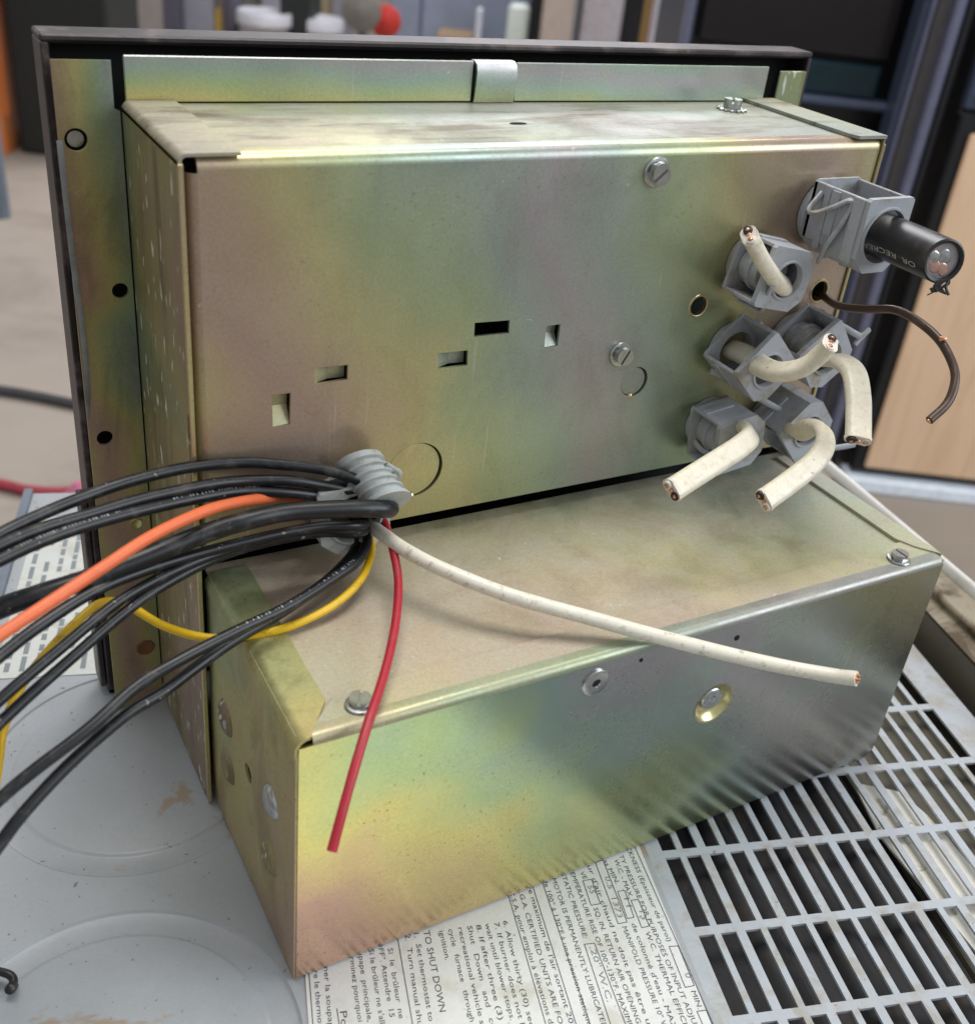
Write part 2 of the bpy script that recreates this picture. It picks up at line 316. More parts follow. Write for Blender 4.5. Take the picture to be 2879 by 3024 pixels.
# inside below the grille: dark grey shelf, olive back part, loose white sheet, blower drum
bm = bmesh.new(); slab(bm, [fp(U0 - 0.003, V0, 0.003), fp(U0 + 0.002, V0, 0.003), fp(U0 + 0.002, V1, 0.003), fp(U0 - 0.003, V1, 0.003)], Vector((0, 0, -0.03))); obj('side_lip', bm, pm0, furn)
bm = bmesh.new(); slab(bm, [fp(0.2, V0 + .01, -0.017), fp(0.345, V0 + .01, -0.017), fp(0.345, V1 - .01, -0.017), fp(0.2, V1 - .01, -0.017)], Vector((0, 0, -0.004)))
obj('inner_shelf', bm, M['cavity'], furn)
bm = bmesh.new(); slab(bm, [fp(0.3455, V0 + .01, -0.014), fp(0.428, V0 + .01, -0.014), fp(0.428, V1 - .01, -0.014), fp(0.3455, V1 - .01, -0.014)], Vector((0, 0, -0.004)))
obj('inner_tray', bm, M['olive'], furn)
for cu, cr in ((0.256, 0.012), (0.292, 0.012), (0.326, 0.012)):
    bm = bmesh.new(); sweep(bm, [fp(cu, V0 + 0.02, -0.0235), fp(cu + 0.004, V1 - 0.02, -0.0235)], rnd(cr, 18))
    obj('blower_drum', bm, M['drum'], furn, smooth=True)
bm = bmesh.new()
wp = [onz(x, y, -0.0065) for x, y in ((2520, 2312), (2600, 2326), (2660, 2340), (2735, 2405), (2795, 2470), (2868, 2560), (2980, 2720), (2980, 2930), (2815, 2730), (2690, 2580), (2600, 2470))]
slab(bm, wp, Vector((0, 0, -0.0012)))
obj('loose_white_sheet', bm, M['insul'], furn)
bm = bmesh.new()
a_, b_ = onz(2612, 2360, -0.006), onz(2845, 2700, -0.006); sweep(bm, [a_, b_], stadium(0.007, 0.0016, 4), hint=FU)
obj('sheet_fold', bm, M['insul'], furn)
# printed label
def lab_sheet(name, u0, u1, v0, v1, mat):
    bm = bmesh.new(); slab(bm, [fp(u0, v0, ZT + 0.0001), fp(u1, v0, ZT + 0.0001), fp(u1, v1, ZT + 0.0001), fp(u0, v1, ZT + 0.0001)], Vector((0, 0, 0.0003)))
    return obj(name, bm, mat, furn)
label = lab_sheet('instruction_label', 0.0602, 0.2137, -0.19, 0.335, M['paper'])
ZL = ZT + 0.0004; ZI = ZL + 0.0001
def text_mesh(s, size=1.0):
    cu = bpy.data.curves.new('txt', 'FONT'); cu.body = s; cu.size = size; cu.resolution_u = 2; cu.align_x = 'LEFT'
    o = bpy.data.objects.new('txt', cu); COL.objects.link(o)
    dg = bpy.context.evaluated_depsgraph_get(); dg.update()
    me = bpy.data.meshes.new_from_object(o.evaluated_get(dg)); bpy.data.objects.remove(o); bpy.data.curves.remove(cu); return me
def print_line(s, A, B, hgt, mat=None, bold=0.0, name='printed_line'):
    """flat ink on the label from pixel A to pixel B along the baseline"""
    a, b = onz(A[0], A[1], ZI), onz(B[0], B[1], ZI); ex = (b - a).normalized(); ey = UZ.cross(ex)
    me = text_mesh(s); xs = [v.co.x for v in me.vertices]; x0, x1 = min(xs), max(xs); k = (b - a).length / (x1 - x0)
    sy = hgt / 0.73
    for v in me.vertices: v.co = a + ex * ((v.co.x - x0) * k) + ey * (v.co.y * sy)
    me.materials.clear(); me.materials.append(mat or M['ink'])
    o = bpy.data.objects.new(name, me); COL.objects.link(o); o.parent = label; o.matrix_parent_inverse = wmat(label).inverted(); return o
def q1(x, y): return (900 + x * 0.31983, 2600 + y * 0.31983)
def q2(x, y): return (1400 + x * 0.31983, 2500 + y * 0.31983)
def q3(x, y): return (1800 + x * 0.31671, 2400 + y * 0.31671)
h = 0.0022
LINES = [
 ('CKNESS (Epaisseur de paroi)', q3(150, 320), q3(540, 1205), h), ('MIN.', q3(758, 1668), q3(825, 1835), h),
 ('TY PRESSURE FOR PURPOSES OF INPUT ADJUSTMENT', q3(85, 400), q3(930, 2330), h),
 ('W.C. - MAX.', q3(40, 440), q3(180, 795), h), ('W.C. THERMAL EFFICIENCY', q3(330, 1115), q3(790, 2240), h),
 ('as MIN.', q2(1190, 130), q2(1310, 350), h), ("de colonn\u00e9 d'eau - MAX", q2(1450, 715), q2(1840, 1700), h),
 ('MANIFOLD PRESSURE 10" W.C.', q2(1365, 745), q2(1790, 1790), h),
 ("eur d'air chaud ne doit pas \u00eatre utilis\u00e9", q2(1025, 130), q2(1690, 1900), h),
 ('VE', q2(975, 240), q2(1010, 305), h), ('SQ. IN. RETURN AIR OPENING', q2(1100, 570), q2(1500, 1640), h),
 ('TEMPERATURE RISE OF 100\u00b0-130\u00b0F. MAXIMUM', q2(870, 200), q2(1460, 1760), h),
 ('STATIC PRESSURE:', q2(800, 250), q2(1010, 850), h),
 ('MOTOR IS PERMANENTLY LUBRICATED', q2(715, 300), q2(1190, 1690), h),
 ('de 100\u00b0 \u00e0 130\u00b0F \u00e0 une pression statique', q2(635, 310), q2(1050, 1660), h),
 ("ture maximum de l'air sortant 20\u00b0", q2(465, 290), q2(890, 1680), h),
 ('A.G.A. CERTIFIED UNITS ARE FOR', q2(395, 370), q2(800, 1710), h), ('C.S.A. pour emploi \u00e0 \u00e9l\u00e9vations d', q2(320, 410), q2(690, 1640), h),
 ('6. Allow thirty (30) second', q2(265, 690), q2(560, 1850), h), ('7. If burner does not light', q2(185, 705), q2(470, 1830), h),
 ('wait until blower stops.', q2(100, 715), q2(335, 1610), h), ('8. If after three (3) att', q1(1580, 415), q1(1835, 1480), h),
 ('Shut   Down   and   cont', q1(1500, 425), q1(1745, 1480), h), ('recreational vehicle serv', q1(1415, 440), q1(1655, 1490), h),
 ('cycle   furnace   through', q1(1325, 455), q1(1525, 1310), h), ('ignition.', q1(1240, 470), q1(1300, 740), h),
 ('TO SHUT DOWN', q1(1095, 470), q1(1245, 1220), h * 1.25), ('1.  Set thermostat to lo', q1(1010, 490), q1(1165, 1420), h),
 ('2.  Turn manual shut-off', q1(925, 500), q1(1075, 1560), h), ('Si  le  br\u00fbleur  ne', q1(765, 630), q1(870, 1280), h),
 ('OFF". Attendre  15', q1(670, 560), q1(785, 1270), h), ("Si le br\u00fbleur ne s'allume", q1(590, 640), q1(720, 1500), h),
 ('soupape  principale,', q1(480, 580), q1(580, 1310), h), ('terminez pourquoi', q1(405, 640), q1(490, 1310), h), ('Pour', q1(325, 1215), q1(350, 1500), h * 1.25),
 ('rmer la soupape', q1(170, 740), q1(225, 1420), h), ('dre le thermosta', q1(75, 790), q1(130, 1440), h)]
for s_, a, b, hh in LINES: print_line(s_, a, b, hh)
for s_, a, b in (('13', q3(275, 920), q3(300, 1000)), ('11', q3(135, 800), q3(160, 880)), ('55', q2(1045, 365), q2(1075, 440)), ('.20" W.C.', q2(1065, 930), q2(1230, 1440)), ('0.5  1373', q2(1205, 280), q2(1325, 660)), ('0', q3(700, 1500), q3(715, 1545))):
    print_line(s_, a, b, 0.0026, M['stamp'], name='stamped_figure')
def rule(A, B, wd=0.00035, name='printed_rule'):
    a, b = onz(A[0], A[1], ZI), onz(B[0], B[1], ZI); d = (b - a).normalized(); n_ = UZ.cross(d) * wd / 2
    bm = bmesh.new(); bm.faces.new([bm.verts.new(p) for p in (a - n_, b - n_, b + n_, a + n_)])
    o = obj(name, bm, M['ink'], label)
def ext(A, B, k): return (A[0] + (B[0] - A[0]) * k, A[1] + (B[1] - A[1]) * k)
for A, B in ((q1(40, 870), q1(75, 1326)), (q1(860, 550), q1(995, 1326)), (q2(325, 480), q2(660, 1638)), (q2(545, 380), q2(940, 1638)), (q2(635, 345), q2(1070, 1638)), (q1(300, 1210), q1(318, 1330)),
             (q3(240, 330), q3(960, 1960))):
    rule(ext(A, B, -0.2), ext(A, B, 1.2))
def rbox(P):
    for i in range(4): rule(P[i], P[(i + 1) % 4])
rbox([q3(200, 820), q3(268, 812), q3(370, 1060), q3(300, 1075)]); rbox([q3(75, 735), q3(142, 728), q3(228, 978), q3(165, 990)])
rbox([q2(1005, 318), q2(1085, 305), q2(1165, 530), q2(1080, 545)]); rbox([q2(1120, 150), q2(1190, 125), q2(1412, 700), q2(1330, 715)])
rbox([q2(1018, 905), q2(1112, 895), q2(1420, 1700), q2(1285, 1720)]); rbox([q3(555, 1250), q3(640, 1245), q3(790, 1615), q3(705, 1632)]); rbox([q3(815, 1855), q3(905, 1845), q3(1020, 2140), q3(940, 2150)])
# far label, its print too worn to read
far = lab_sheet('worn_label', -0.0840, 0.04, -0.175, -0.0212, M['oldpaper'])
for i in range(16):
    bm = bmesh.new(); uu = -0.080 + i * 0.0074; v = -0.026
    while v > -0.168:
        ln_ = random.uniform(0.004, 0.014)
        if random.random() < 0.85:
            bm.faces.new([bm.verts.new(fp(a, b, ZI)) for a, b in ((uu, v), (uu + 0.0026, v), (uu + 0.0026, v - ln_), (uu, v - ln_))])
        v -= ln_ + random.uniform(0.0012, 0.0045)
    obj('worn_print', bm, M['greyink'], far, kind='stuff')
# ------------------------------------------------------------------ neighbouring enamel tray with white rim
tray = thing('enamel_tray', 'dirty olive enamel tray with bright white rim standing along the furnace edge', 'tray', fp(0.50, 0.0, ZF))
def along(A, B, z, k0, k1):
    a, b = onz(A[0], A[1], z), onz(B[0], B[1], z); return a + (b - a) * k0, a + (b - a) * k1
i0, i1 = along((2741, 1809), (2879, 1958), 0.016, -3.2, 3.0); r0, r1 = along((2404, 1343), (2879, 1748), 0.030, -0.25, 2.0)
bm = bmesh.new(); ib0, ib1 = Vector((i0.x, i0.y, -0.12)), Vector((i1.x, i1.y, -0.12)); slab(bm, [i0, i1, ib1, ib0], FU * 0.002)
obj('inner_wall', bm, M['olive'], tray)
bm = bmesh.new(); s1 = [i0.lerp(r0, .42), i1.lerp(r1, .42)]
slab(bm, [i0, i1, s1[1] - UZ * 0.002, s1[0] - UZ * 0.002], Vector((0, 0, -0.002))); obj('ledge', bm, M['ledge'], tray)
bm = bmesh.new(); slab(bm, [s1[0] + UZ * 0.002, s1[1] + UZ * 0.002, r1, r0], Vector((0, 0, -0.002)))
sweep(bm, [s1[0] + UZ * 0.001, s1[1] + UZ * 0.001], rnd(0.0028, 10)); obj('upper_ledge', bm, M['ledge'], tray, smooth=True)
bm = bmesh.new(); sweep(bm, [r0, r1], stadium(0.0085, 0.0045, 6), hint=UZ + FU * 0.25); obj('rim', bm, M['rim'], tray, smooth=True)
bm = bmesh.new(); o_ = FU * 0.004
slab(bm, [r0 + o_, r1 + o_, Vector((r1.x, r1.y, ZF)) + o_, Vector((r0.x, r0.y, ZF)) + o_], FU * 0.002); obj('outer_wall', bm, M['rim'], tray)

# ================================================================== the power converter
conv = thing('power_converter', 'yellow zinc plated power converter case with dark front bezel standing on the furnace', 'power converter', (0.16, -0.09, 0))
PF = frame4(Vector((0, -D1, 0)), Vector((1, 0, 0)), UZ, NY)
def pxz(x, y, Y=-D1): p = ony(x, y, Y); return (p.x, p.z)
# bezel: shallow pan open towards the case
bm = bmesh.new(); t_ = 0.0028
YF = BYF + 0.001
box(bm, (BX0, BY, BZ - t_), (BX1, YF, BZ), 0.0008); box(bm, (BX0, BY, 0.0), (BX0 + t_, YF, BZ - t_), 0.0005); box(bm, (BX1 - t_, BY, 0.0), (BX1, YF, BZ - t_), 0.0005)
box(bm, (BX0, BY, 0.0), (BX1, YF, t_), 0.0005)
bez = obj('bezel', bm, M['bezel'], conv)
bm = bmesh.new(); box(bm, (BX0 + t_, YF - 0.003, t_), (BX1 - t_, YF - 0.0005, BZ - t_))
for lo, hi in (((BX0 + t_, BY + 0.0015, BZ - t_ - 0.0006), (BX1 - t_, YF - 0.003, BZ - t_ + 0.0001)), ((BX0 + t_ - 0.0001, BY + 0.0015, t_), (BX0 + t_ + 0.0006, YF - 0.003, BZ - t_ - 0.0006)), ((BX1 - t_ - 0.0006, BY + 0.0015, t_), (BX1 - t_ + 0.0001, YF - 0.003, BZ - t_ - 0.0006))): box(bm, lo, hi)
obj('black_lining', bm, M['hole'], bez)
bm = bmesh.new(); box(bm, (BX0 - 0.0032, 0.0135, 0.004), (BX0 - 0.0003, 0.027, 0.112), 0.0006)
obj('door_hinge', bm, M['bezel'], bez)
# flange strips
FLF = frame4(Vector((0, 0, 0)), Vector((1, 0, 0)), UZ, NY)
hz = [(225, 412, 0.0042), (355, 858, 0.0032), (310, 1293, 0.0034)]
bm = bmesh.new(); holes = [circle(*pxz(x, y, 0.0), r, 20) for x, y, r in hz]
xl = -0.0232; zt = pxz(240, 176, 0)[1]
plate(bm, [(xl, 0.0), (-0.0006, 0.0), (-0.0006, H - 0.003), (-0.0026, H - 0.002), (-0.0026, zt), (xl, zt)], holes, T, FLF)
lf = obj('left_flange', bm, M['flange'], conv)
bm = bmesh.new(); sweep(bm, [(xl + 0.0002, -0.0006, 0.274), (xl + 0.0006, -0.0008, 0.23), (xl + 0.0016, -0.0008, 0.20), (xl + 0.0012, -0.0007, 0.175), (xl + 0.0004, -0.0004, 0.16)], stadium(0.0022, 0.0005, 3), hint=(1, 0, 0), scale=lambda q: 1.0 if q < .8 else 1.0 - (q - .8) * 3)
obj('peeling_edge', bm, plain('pale_worn_zinc', (146, 148, 148), 0.6, metal=0.2, nscale=200, dirt=(90, 84, 76)), lf, smooth=True)
bm = bmesh.new(); lathe(bm, [(0, -0.0002), (0.003, -0.0002)], frame4(Vector((pxz(225, 412, .003)[0], 0.004, pxz(225, 412, .003)[1])), Vector((1, 0, 0)), UZ, NY)); obj('gasket_patch', bm, M['steel'], lf)
for x, y, r in ((402, 1545, 0.0022), (430, 1912, 0.0036)):
    bm = bmesh.new(); q = pxz(x, y, 0.0); lathe(bm, [(r * 1.25, 0.0), (r * 1.1, 0.0008), (r * 0.8, 0.0004), (0, 0.0002)], frame4(Vector((q[0], 0, q[1])), Vector((1, 0, 0)), UZ, NY), 18)
    obj('rusty_dimple', bm, M['rust'] if r > 0.003 else M['edge'], lf, smooth=True)
def strip(name, x0, x1, z0, z1, y, mat, bev=0.0004):
    bm = bmesh.new(); box(bm, (x0, y, z0), (x1, y + T, z1), bev); return obj(name, bm, mat, conv)
zb = H + 0.0002; zu = pxz(1000, 172, 0)[1]
strip('top_flange', 0.0018, pxz(1395, 250, 0)[0], zb, zu, 0.0, M['strip']); strip('top_flange', pxz(1521, 250, 0)[0], pxz(2262, 250, 0)[0], zb, pxz(1900, 190, 0)[1], 0.0, M['strip'])
xa, xb = pxz(1399, 250, 0)[0], pxz(1516, 250, 0)[0]
bm = bmesh.new()
for xi0, xi1 in ((xa, xb),):
    pr_ = [(-0.0012, zb), (-0.0020, zb + 0.004), (-0.0024, zu - 0.004), (-0.0014, zu - 0.001), (0.001, zu), (0.004, zu)]
    top_ = [bm.verts.new((xi0, y, z)) for y, z in pr_]; bot = [bm.verts.new((xi1, y, z)) for y, z in pr_]
    for i in range(len(pr_) - 1): bm.faces.new((top_[i], top_[i + 1], bot[i + 1], bot[i]))
g = bmesh.ops.extrude_face_region(bm, geom=bm.faces[:])
for e in g['geom']:
    if isinstance(e, bmesh.types.BMVert): e.co.y += 0.0012; e.co.z -= 0.0008
obj('bent_tab', bm, M['strip'], conv, smooth=True)
bm = bmesh.new(); q = [pxz(x, y, 0.001) for x, y in ((2280, 207), (2383, 210))]
box(bm, (W + 0.002, 0.0008, 0.004), (q[1][0], 0.0008 + T, q[1][1]), 0.0004); obj('right_flange', bm, M['side'], conv)
# left side sheet of the chassis and its folded-over flap
bm = bmesh.new(); box(bm, (0, -D1 - 0.0006, 0), (T, 0, H - 0.0006), 0.0003); sd = obj('left_side', bm, M['side'], conv)
bm = bmesh.new(); box(bm, (-0.0003, -D1 - 0.0016, 0.0), (0.0016, -D1 - 0.0004, H - 0.002), 0.0003); obj('front_edge', bm, M['edge'], sd)
bm = bmesh.new(); rb = 0.0028
pr_ = [(0.0, H - rb)] + [(rb - rb * math.cos(a), H - rb + rb * math.sin(a) + 0.0012) for a in [i * math.pi / 2 / 6 for i in range(7)]]
fl_pts = [ony(x, y, 0) for x, y in ()]
y_b = -0.0005; y_f = -D1 - 0.0012
for yy0, yy1, x1a, x1b in ((y_b, y_f, 0.0195, 0.0205),):
    A = [bm.verts.new((x, yy0, z)) for x, z in pr_] + [bm.verts.new((x1a, yy0, H + 0.0012))]
    B = [bm.verts.new((x, yy1, z)) for x, z in pr_] + [bm.verts.new((x1b, yy1, H + 0.0012))]
    for i in range(len(A) - 1): bm.faces.new((A[i], A[i + 1], B[i + 1], B[i]))
bmesh.ops.recalc_face_normals(bm, faces=bm.faces[:])
g = bmesh.ops.solidify(bm, geom=bm.faces[:], thickness=0.0011)
obj('folded_flap', bm, M['top'], sd, smooth=True)
bm = bmesh.new()
for i in range(3):
    zz = 0.195 - i * 0.012; box(bm, (-0.0004 + i * 0.0001, -D1 - 0.0008, zz - 0.010 + i * 0.002), (0.0012, -D1 + 0.0016, zz), 0.0002)
obj('rust_scale', bm, M['rust'], sd)
# right side sheet with flap
bm = bmesh.new(); box(bm, (W - T, -D1 - 0.0006, 0), (W, 0, H), 0.0003); rs = obj('right_side', bm, M['side'], conv)
bm = bmesh.new(); box(bm, (W - 0.0014, -D1 - 0.0014, ZS), (W + 0.0002, -D1 - 0.0002, H - 0.002), 0.0003); obj('front_edge', bm, M['edge'], rs)
bm = bmesh.new(); slab(bm, [Vector((W, 0, H + 0.0002)), Vector((W, -D1 - 0.0008, H + 0.0002)), Vector((W - 0.017, -D1 - 0.0006, H + 0.0002)), Vector((W - 0.019, -D1 + 0.004, H + 0.0002)), Vector((W - 0.0195, 0, H + 0.0002))], Vector((0, 0, 0.0014)))
obj('folded_flap', bm, M['top'], rs)
# upper cover: top sheet with rounded bend, then the front panel
RB = 0.0045
def bent(bm, x0, x1, y0, yf, zt_, r, drop, t):
    pr_ = [(y0, zt_), (yf + r + 0.002, zt_)] + [(yf + r - r * math.sin(a), zt_ - r + r * math.cos(a)) for a in [i * math.pi / 2 / 10 for i in range(11)]] + [(yf, zt_ - r - drop)]
    A = [bm.verts.new((x0, y, z)) for y, z in pr_]; B = [bm.verts.new((x1, y, z)) for y, z in pr_]
    for i in range(len(A) - 1): bm.faces.new((A[i], A[i + 1], B[i + 1], B[i]))
    bmesh.ops.recalc_face_normals(bm, faces=bm.faces[:])
    if bm.faces[0].normal.z < 0: bmesh.ops.reverse_faces(bm, faces=bm.faces[:])
    bmesh.ops.solidify(bm, geom=bm.faces[:], thickness=t)
bm = bmesh.new(); box(bm, (T, -D1 + RB + 0.001, H - T), (W - T, 0, H - 0.0001)); ut = obj('top_sheet', bm, M['top'], conv)
PX0, PX1 = 0.0064, W - 0.0016
rect = [pxz(*q) for q in ((1402, 953), (1505, 945), (1503, 983), (1400, 994))]
tabs = [((1293, 1043), (1382, 1034), (1380, 1078), (1294, 1090)), ((928, 1086), (1028, 1077), (1026, 1120), (929, 1136)), ((802, 1166), (858, 1160), (857, 1252), (806, 1262)), ((1613, 962), (1655, 957), (1647, 1020), (1607, 1027))]
tab2 = [[pxz(*q) for q in tb] for tb in tabs]
rh = [(2062, 903, 0.0047), (2419, 858, 0.0052)]
kos = [(1873, 1127, 0.0072), (1226, 1388, 0.0128)]
holes = [rect] + tab2 + [circle(*pxz(x, y), r, 28) for x, y, r in rh] + [circle(*pxz(x, y), r, 40) for x, y, r in kos]
bm = bmesh.new(); plate(bm, [(PX0, ZS), (PX1, ZS), (PX1, H - RB), (PX0, H - RB)], holes, T, PF)
b2 = bmesh.new(); bent(b2, PX0, PX1, -D1 + RB + 0.0045, -D1, H, RB, 0.0, T); join(bm, b2)
pan = obj('front_panel', bm, M['panel'], conv, smooth=True)
bm = bmesh.new(); rb = 0.0038   # rolled left edge of the panel
A = [(PX0 - rb * math.sin(a), -D1 + rb - rb * math.cos(a)) for a in [i * math.pi / 2 / 5 for i in range(6)]]
v0 = [bm.verts.new((x, y, ZS)) for x, y in A]; v1 = [bm.verts.new((x, y, H - RB - 0.001)) for x, y in A]
for i in range(5): bm.faces.new((v0[i], v0[i + 1], v1[i + 1], v1[i]))
obj('rolled_edge', bm, M['panel'], pan, smooth='all')
bm = bmesh.new(); box(bm, (T, -D1 + 0.0015, ZS - 0.0002), (W - T, -0.002, ZS + T), 0); obj('bottom_return', bm, M['panel'], pan)
# lanced tabs behind their openings
for i, tb in enumerate(tab2):
    xs = [p[0] for p in tb]; zs_ = [p[1] for p in tb]; x0, x1, z0, z1 = min(xs), max(xs), min(zs_), max(zs_); d_ = 0.0034; y0 = -D1 + T * 0.5
    if i < 2: P = [(x0, y0), (x0 + (x1 - x0) * .5, y0 + d_), (x1, y0 + 0.0030)]; f = lambda a, s: (a[0], a[1], (z0, z1)[s])
    else: P = [(z0, y0), (z0 + (z1 - z0) * .52, y0 + d_), (z1, y0 + 0.0030)]; f = lambda a, s: ((x0, x1)[s], a[1], a[0])
    bm = bmesh.new()
    for a, b in zip(P, P[1:]): bm.faces.new([bm.verts.new(c) for c in (f(a, 0), f(b, 0), f(b, 1), f(a, 1))])
    bmesh.ops.remove_doubles(bm, verts=bm.verts[:], dist=1e-6); bmesh.ops.recalc_face_normals(bm, faces=bm.faces[:]); bmesh.ops.solidify(bm, geom=bm.faces[:], thickness=0.0009)
    obj('lanced_tab', bm, M['lowbend'], pan)
for x, y, r in kos:   # knock-out discs, pushed in a little, held by a small bridge
    c = pxz(x, y); bm = bmesh.new()
    lathe(bm, [(0, -0.0004), (r - 0.0007, -0.0004), (r - 0.0004, -0.0007), (r - 0.0004, -0.0022)], PF @ Matrix.Translation((c[0] - 0.0004, c[1], 0)) @ Matrix.Rotation(R(3), 4, 'Y'), 40)
    ko = obj('knockout_disc', bm, M['panel'] if r > 0.01 else M['lowside'], pan)
    bm = bmesh.new(); lathe(bm, [(0, 0.0009), (0.0009, 0.0007), (0.0015, 0.0)], PF @ Matrix.Translation((c[0] - 0.001, c[1] - r + 0.0003, 0)), 12); obj('bridge', bm, M['edge'], ko, smooth=True)
for x, y, r in rh:
    c = pxz(x, y); bm = bmesh.new(); lathe(bm, [(r - 0.0003, -0.002), (r - 0.0003, 0.0003), (r + 0.0001, 0.0005), (r + 0.0006, 0.0004), (r + 0.0008, 0.0)], PF @ Matrix.Translation((c[0], c[1], 0)), 28); obj('hole_lip', bm, M['edge'], pan, smooth=True)
for x, y in ((922, 1205), (1112, 1190), (1330, 1145), (1560, 960), (590, 902)):
    c = pxz(x, y); r = 0.0026 if x > 600 else 0.0009; bm = bmesh.new(); lathe(bm, [(r, 0.0), (r * .9, 0.00008), (r * .8, 0.00006), (0, 0.00006)], PF @ Matrix.Translation((c[0], c[1], 0)), 18); obj('weld_spot', bm, M['panel'], pan, smooth=True)
def hexscrew(fr, parent, r=0.0042, hgt=0.0032, ang=0.3, star=False, slot=True, mat='steel'):
    bm = bmesh.new()
    lathe(bm, [(0, 0.0), (r * 1.32, 0.0), (r * 1.36, 0.0004), (r * 1.28, 0.0009), (r * 1.0, 0.0011), (0, 0.0011)], fr, 28)
    hx = [(r * math.cos(ang + i * math.pi / 3), r * math.sin(ang + i * math.pi / 3)) for i in range(6)]
    def pris(pts, z0, z1):
        a = [bm.verts.new(fr @ Vector((p[0], p[1], z0))) for p in pts]; b = [bm.verts.new(fr @ Vector((p[0], p[1], z1))) for p in pts]; bm.faces.new(b)
        for i in range(len(a)): bm.faces.new((a[i], a[(i + 1) % len(a)], b[(i + 1) % len(a)], b[i]))
    pris(hx, 0.0008, hgt * 0.62)
    sw = r * 0.14
    for s in (1, -1):
        half = circle(0, 0, r * 0.86, 14, 0, math.pi)
        half = [(x, y * 1.0 + sw) for x, y in half]; cs, sn = math.cos(ang + 0.5), math.sin(ang + 0.5)
        half = [(cs * x * s - sn * y * s, sn * x * s + cs * y * s) for x, y in half]; pris(half, hgt * 0.6, hgt)
    if star:
        for i in range(14):
            a = i * 2 * math.pi / 14; c, s = math.cos(a), math.sin(a)
            box(bm, (r * 1.2, -0.0007, 0.0), (r * 1.75, 0.0007, 0.0010), 0.0002, fr @ Matrix.Rotation(a, 4, 'Z') @ Matrix.Rotation(R(18 if i % 2 else -6), 4, 'X'))
    return obj('screw', bm, M[mat], parent, smooth=True)
for x, y, r, a in ((1938, 507, 0.0046, 0.2), (1832, 1045, 0.0043, 0.55)):
    c = pxz(x, y); hexscrew(PF @ Matrix.Translation((c[0], c[1], 0)), pan, r, 0.0042, a)
p = onz(2160, 323, H); hexscrew(frame4(p, Vector((1, 0, 0)), Vector((0, 1, 0)), UZ), ut, 0.0042, 0.0050, 0.4, star=True)
p = onz(1530, 364, H); bm = bmesh.new(); lathe(bm, [(0, 0.0003), (0.0034, 0.0003), (0.0040, 0.0001)], frame4(p, Vector((1, 0, 0)), Vector((0, 0.35, 0)), UZ), 16); obj('pressed_slot', bm, M['hole'], ut)
# lower box
bm = bmesh.new(); box(bm, (XL + T, -D2 + 0.004, HB - T), (XR - T, -0.0685, HB), 0); lt = obj('lower_top_sheet', bm, M['lowtop'], conv)
bm = bmesh.new(); LF = frame4(Vector((0, -D2, 0)), Vector((1, 0, 0)), UZ, NY)
dish = [(2108, 2078)]
dh = [circle(*pxz(x, y, -D2), 0.0098, 30) for x, y in dish]
plate(bm, [(XL + 0.001, 0.0008), (XR - 0.006, 0.0008), (XR - 0.0005, 0.0055), (XR - 0.0005, HB - 0.0022), (XL + 0.001, HB - 0.0022)], dh, T, LF)
b2 = bmesh.new(); bent(b2, XL + 0.006, XR - 0.002, -D2 + 0.0062, -D2 - 0.0001, HB + 0.0011, 0.0031, 0.0003, 0.0011)
lfp = obj('lower_front_panel', bm, M['lowfront'], conv, smooth=True); obj('front_bend', b2, M['lowbend'], lfp, smooth=True)
bm = bmesh.new(); slab(bm, [Vector(p) for p in ((XL + 0.008, -D2 + 0.006, HB + 0.0001), (XR - 0.002, -D2 + 0.006, HB + 0.0001), (XR - 0.010, -D2 + 0.0185, HB + 0.0001), (XL + 0.022, -D2 + 0.0185, HB + 0.0001))], Vector((0, 0, 0.0008)))
obj('folded_lip', bm, M['lowtop'], lfp)
for x, y in dish:
    c = pxz(x, y, -D2); fr = LF @ Matrix.Translation((c[0], c[1], 0))
    bm = bmesh.new(); lathe(bm, [(0.0104, 0.0001), (0.0098, -0.0001), (0.0086, -0.0018), (0.0060, -0.0034), (0, -0.0036)], fr, 30); obj('dished_recess', bm, M['edge'], lfp, smooth='all')
    bm = bmesh.new(); lathe(bm, [(0.0056, -0.0034), (0.0056, -0.0024), (0.0050, -0.0019), (0.0019, -0.0019), (0.0015, -0.0028), (0, -0.0028)], fr @ Matrix.Translation((0.0006, 0.0006, 0)), 24); obj('rivet', bm, M['steel'], lfp, smooth=True)
c = pxz(1757, 2014, -D2); bm = bmesh.new(); lathe(bm, [(0.0060, 0.0), (0.0060, 0.0007), (0.0054, 0.0011), (0.0020, 0.0012), (0.0016, 0.0003), (0, 0.0003)], LF @ Matrix.Translation((c[0], c[1], 0)), 28); rv = obj('rivet', bm, M['steel'], lfp, smooth=True)
bm = bmesh.new(); lathe(bm, [(0, 0.0008), (0.0014, 0.0008), (0.0016, 0.0004)], LF @ Matrix.Translation((c[0], c[1], 0)), 14); obj('bore_dark_dot', bm, M['hole'], rv)  # black disc: the shade inside the bore put into colour
for x, y, r in ((2176, 1884, 0.0012), (1893, 1950, 0.0008)):
    c = pxz(x, y, -D2); bm = bmesh.new(); lathe(bm, [(0, 0.0003), (r, 0.0003), (r * 1.2, 0.0)], LF @ Matrix.Translation((c[0], c[1], 0)), 10); obj('pinhole', bm, M['hole'], lfp)
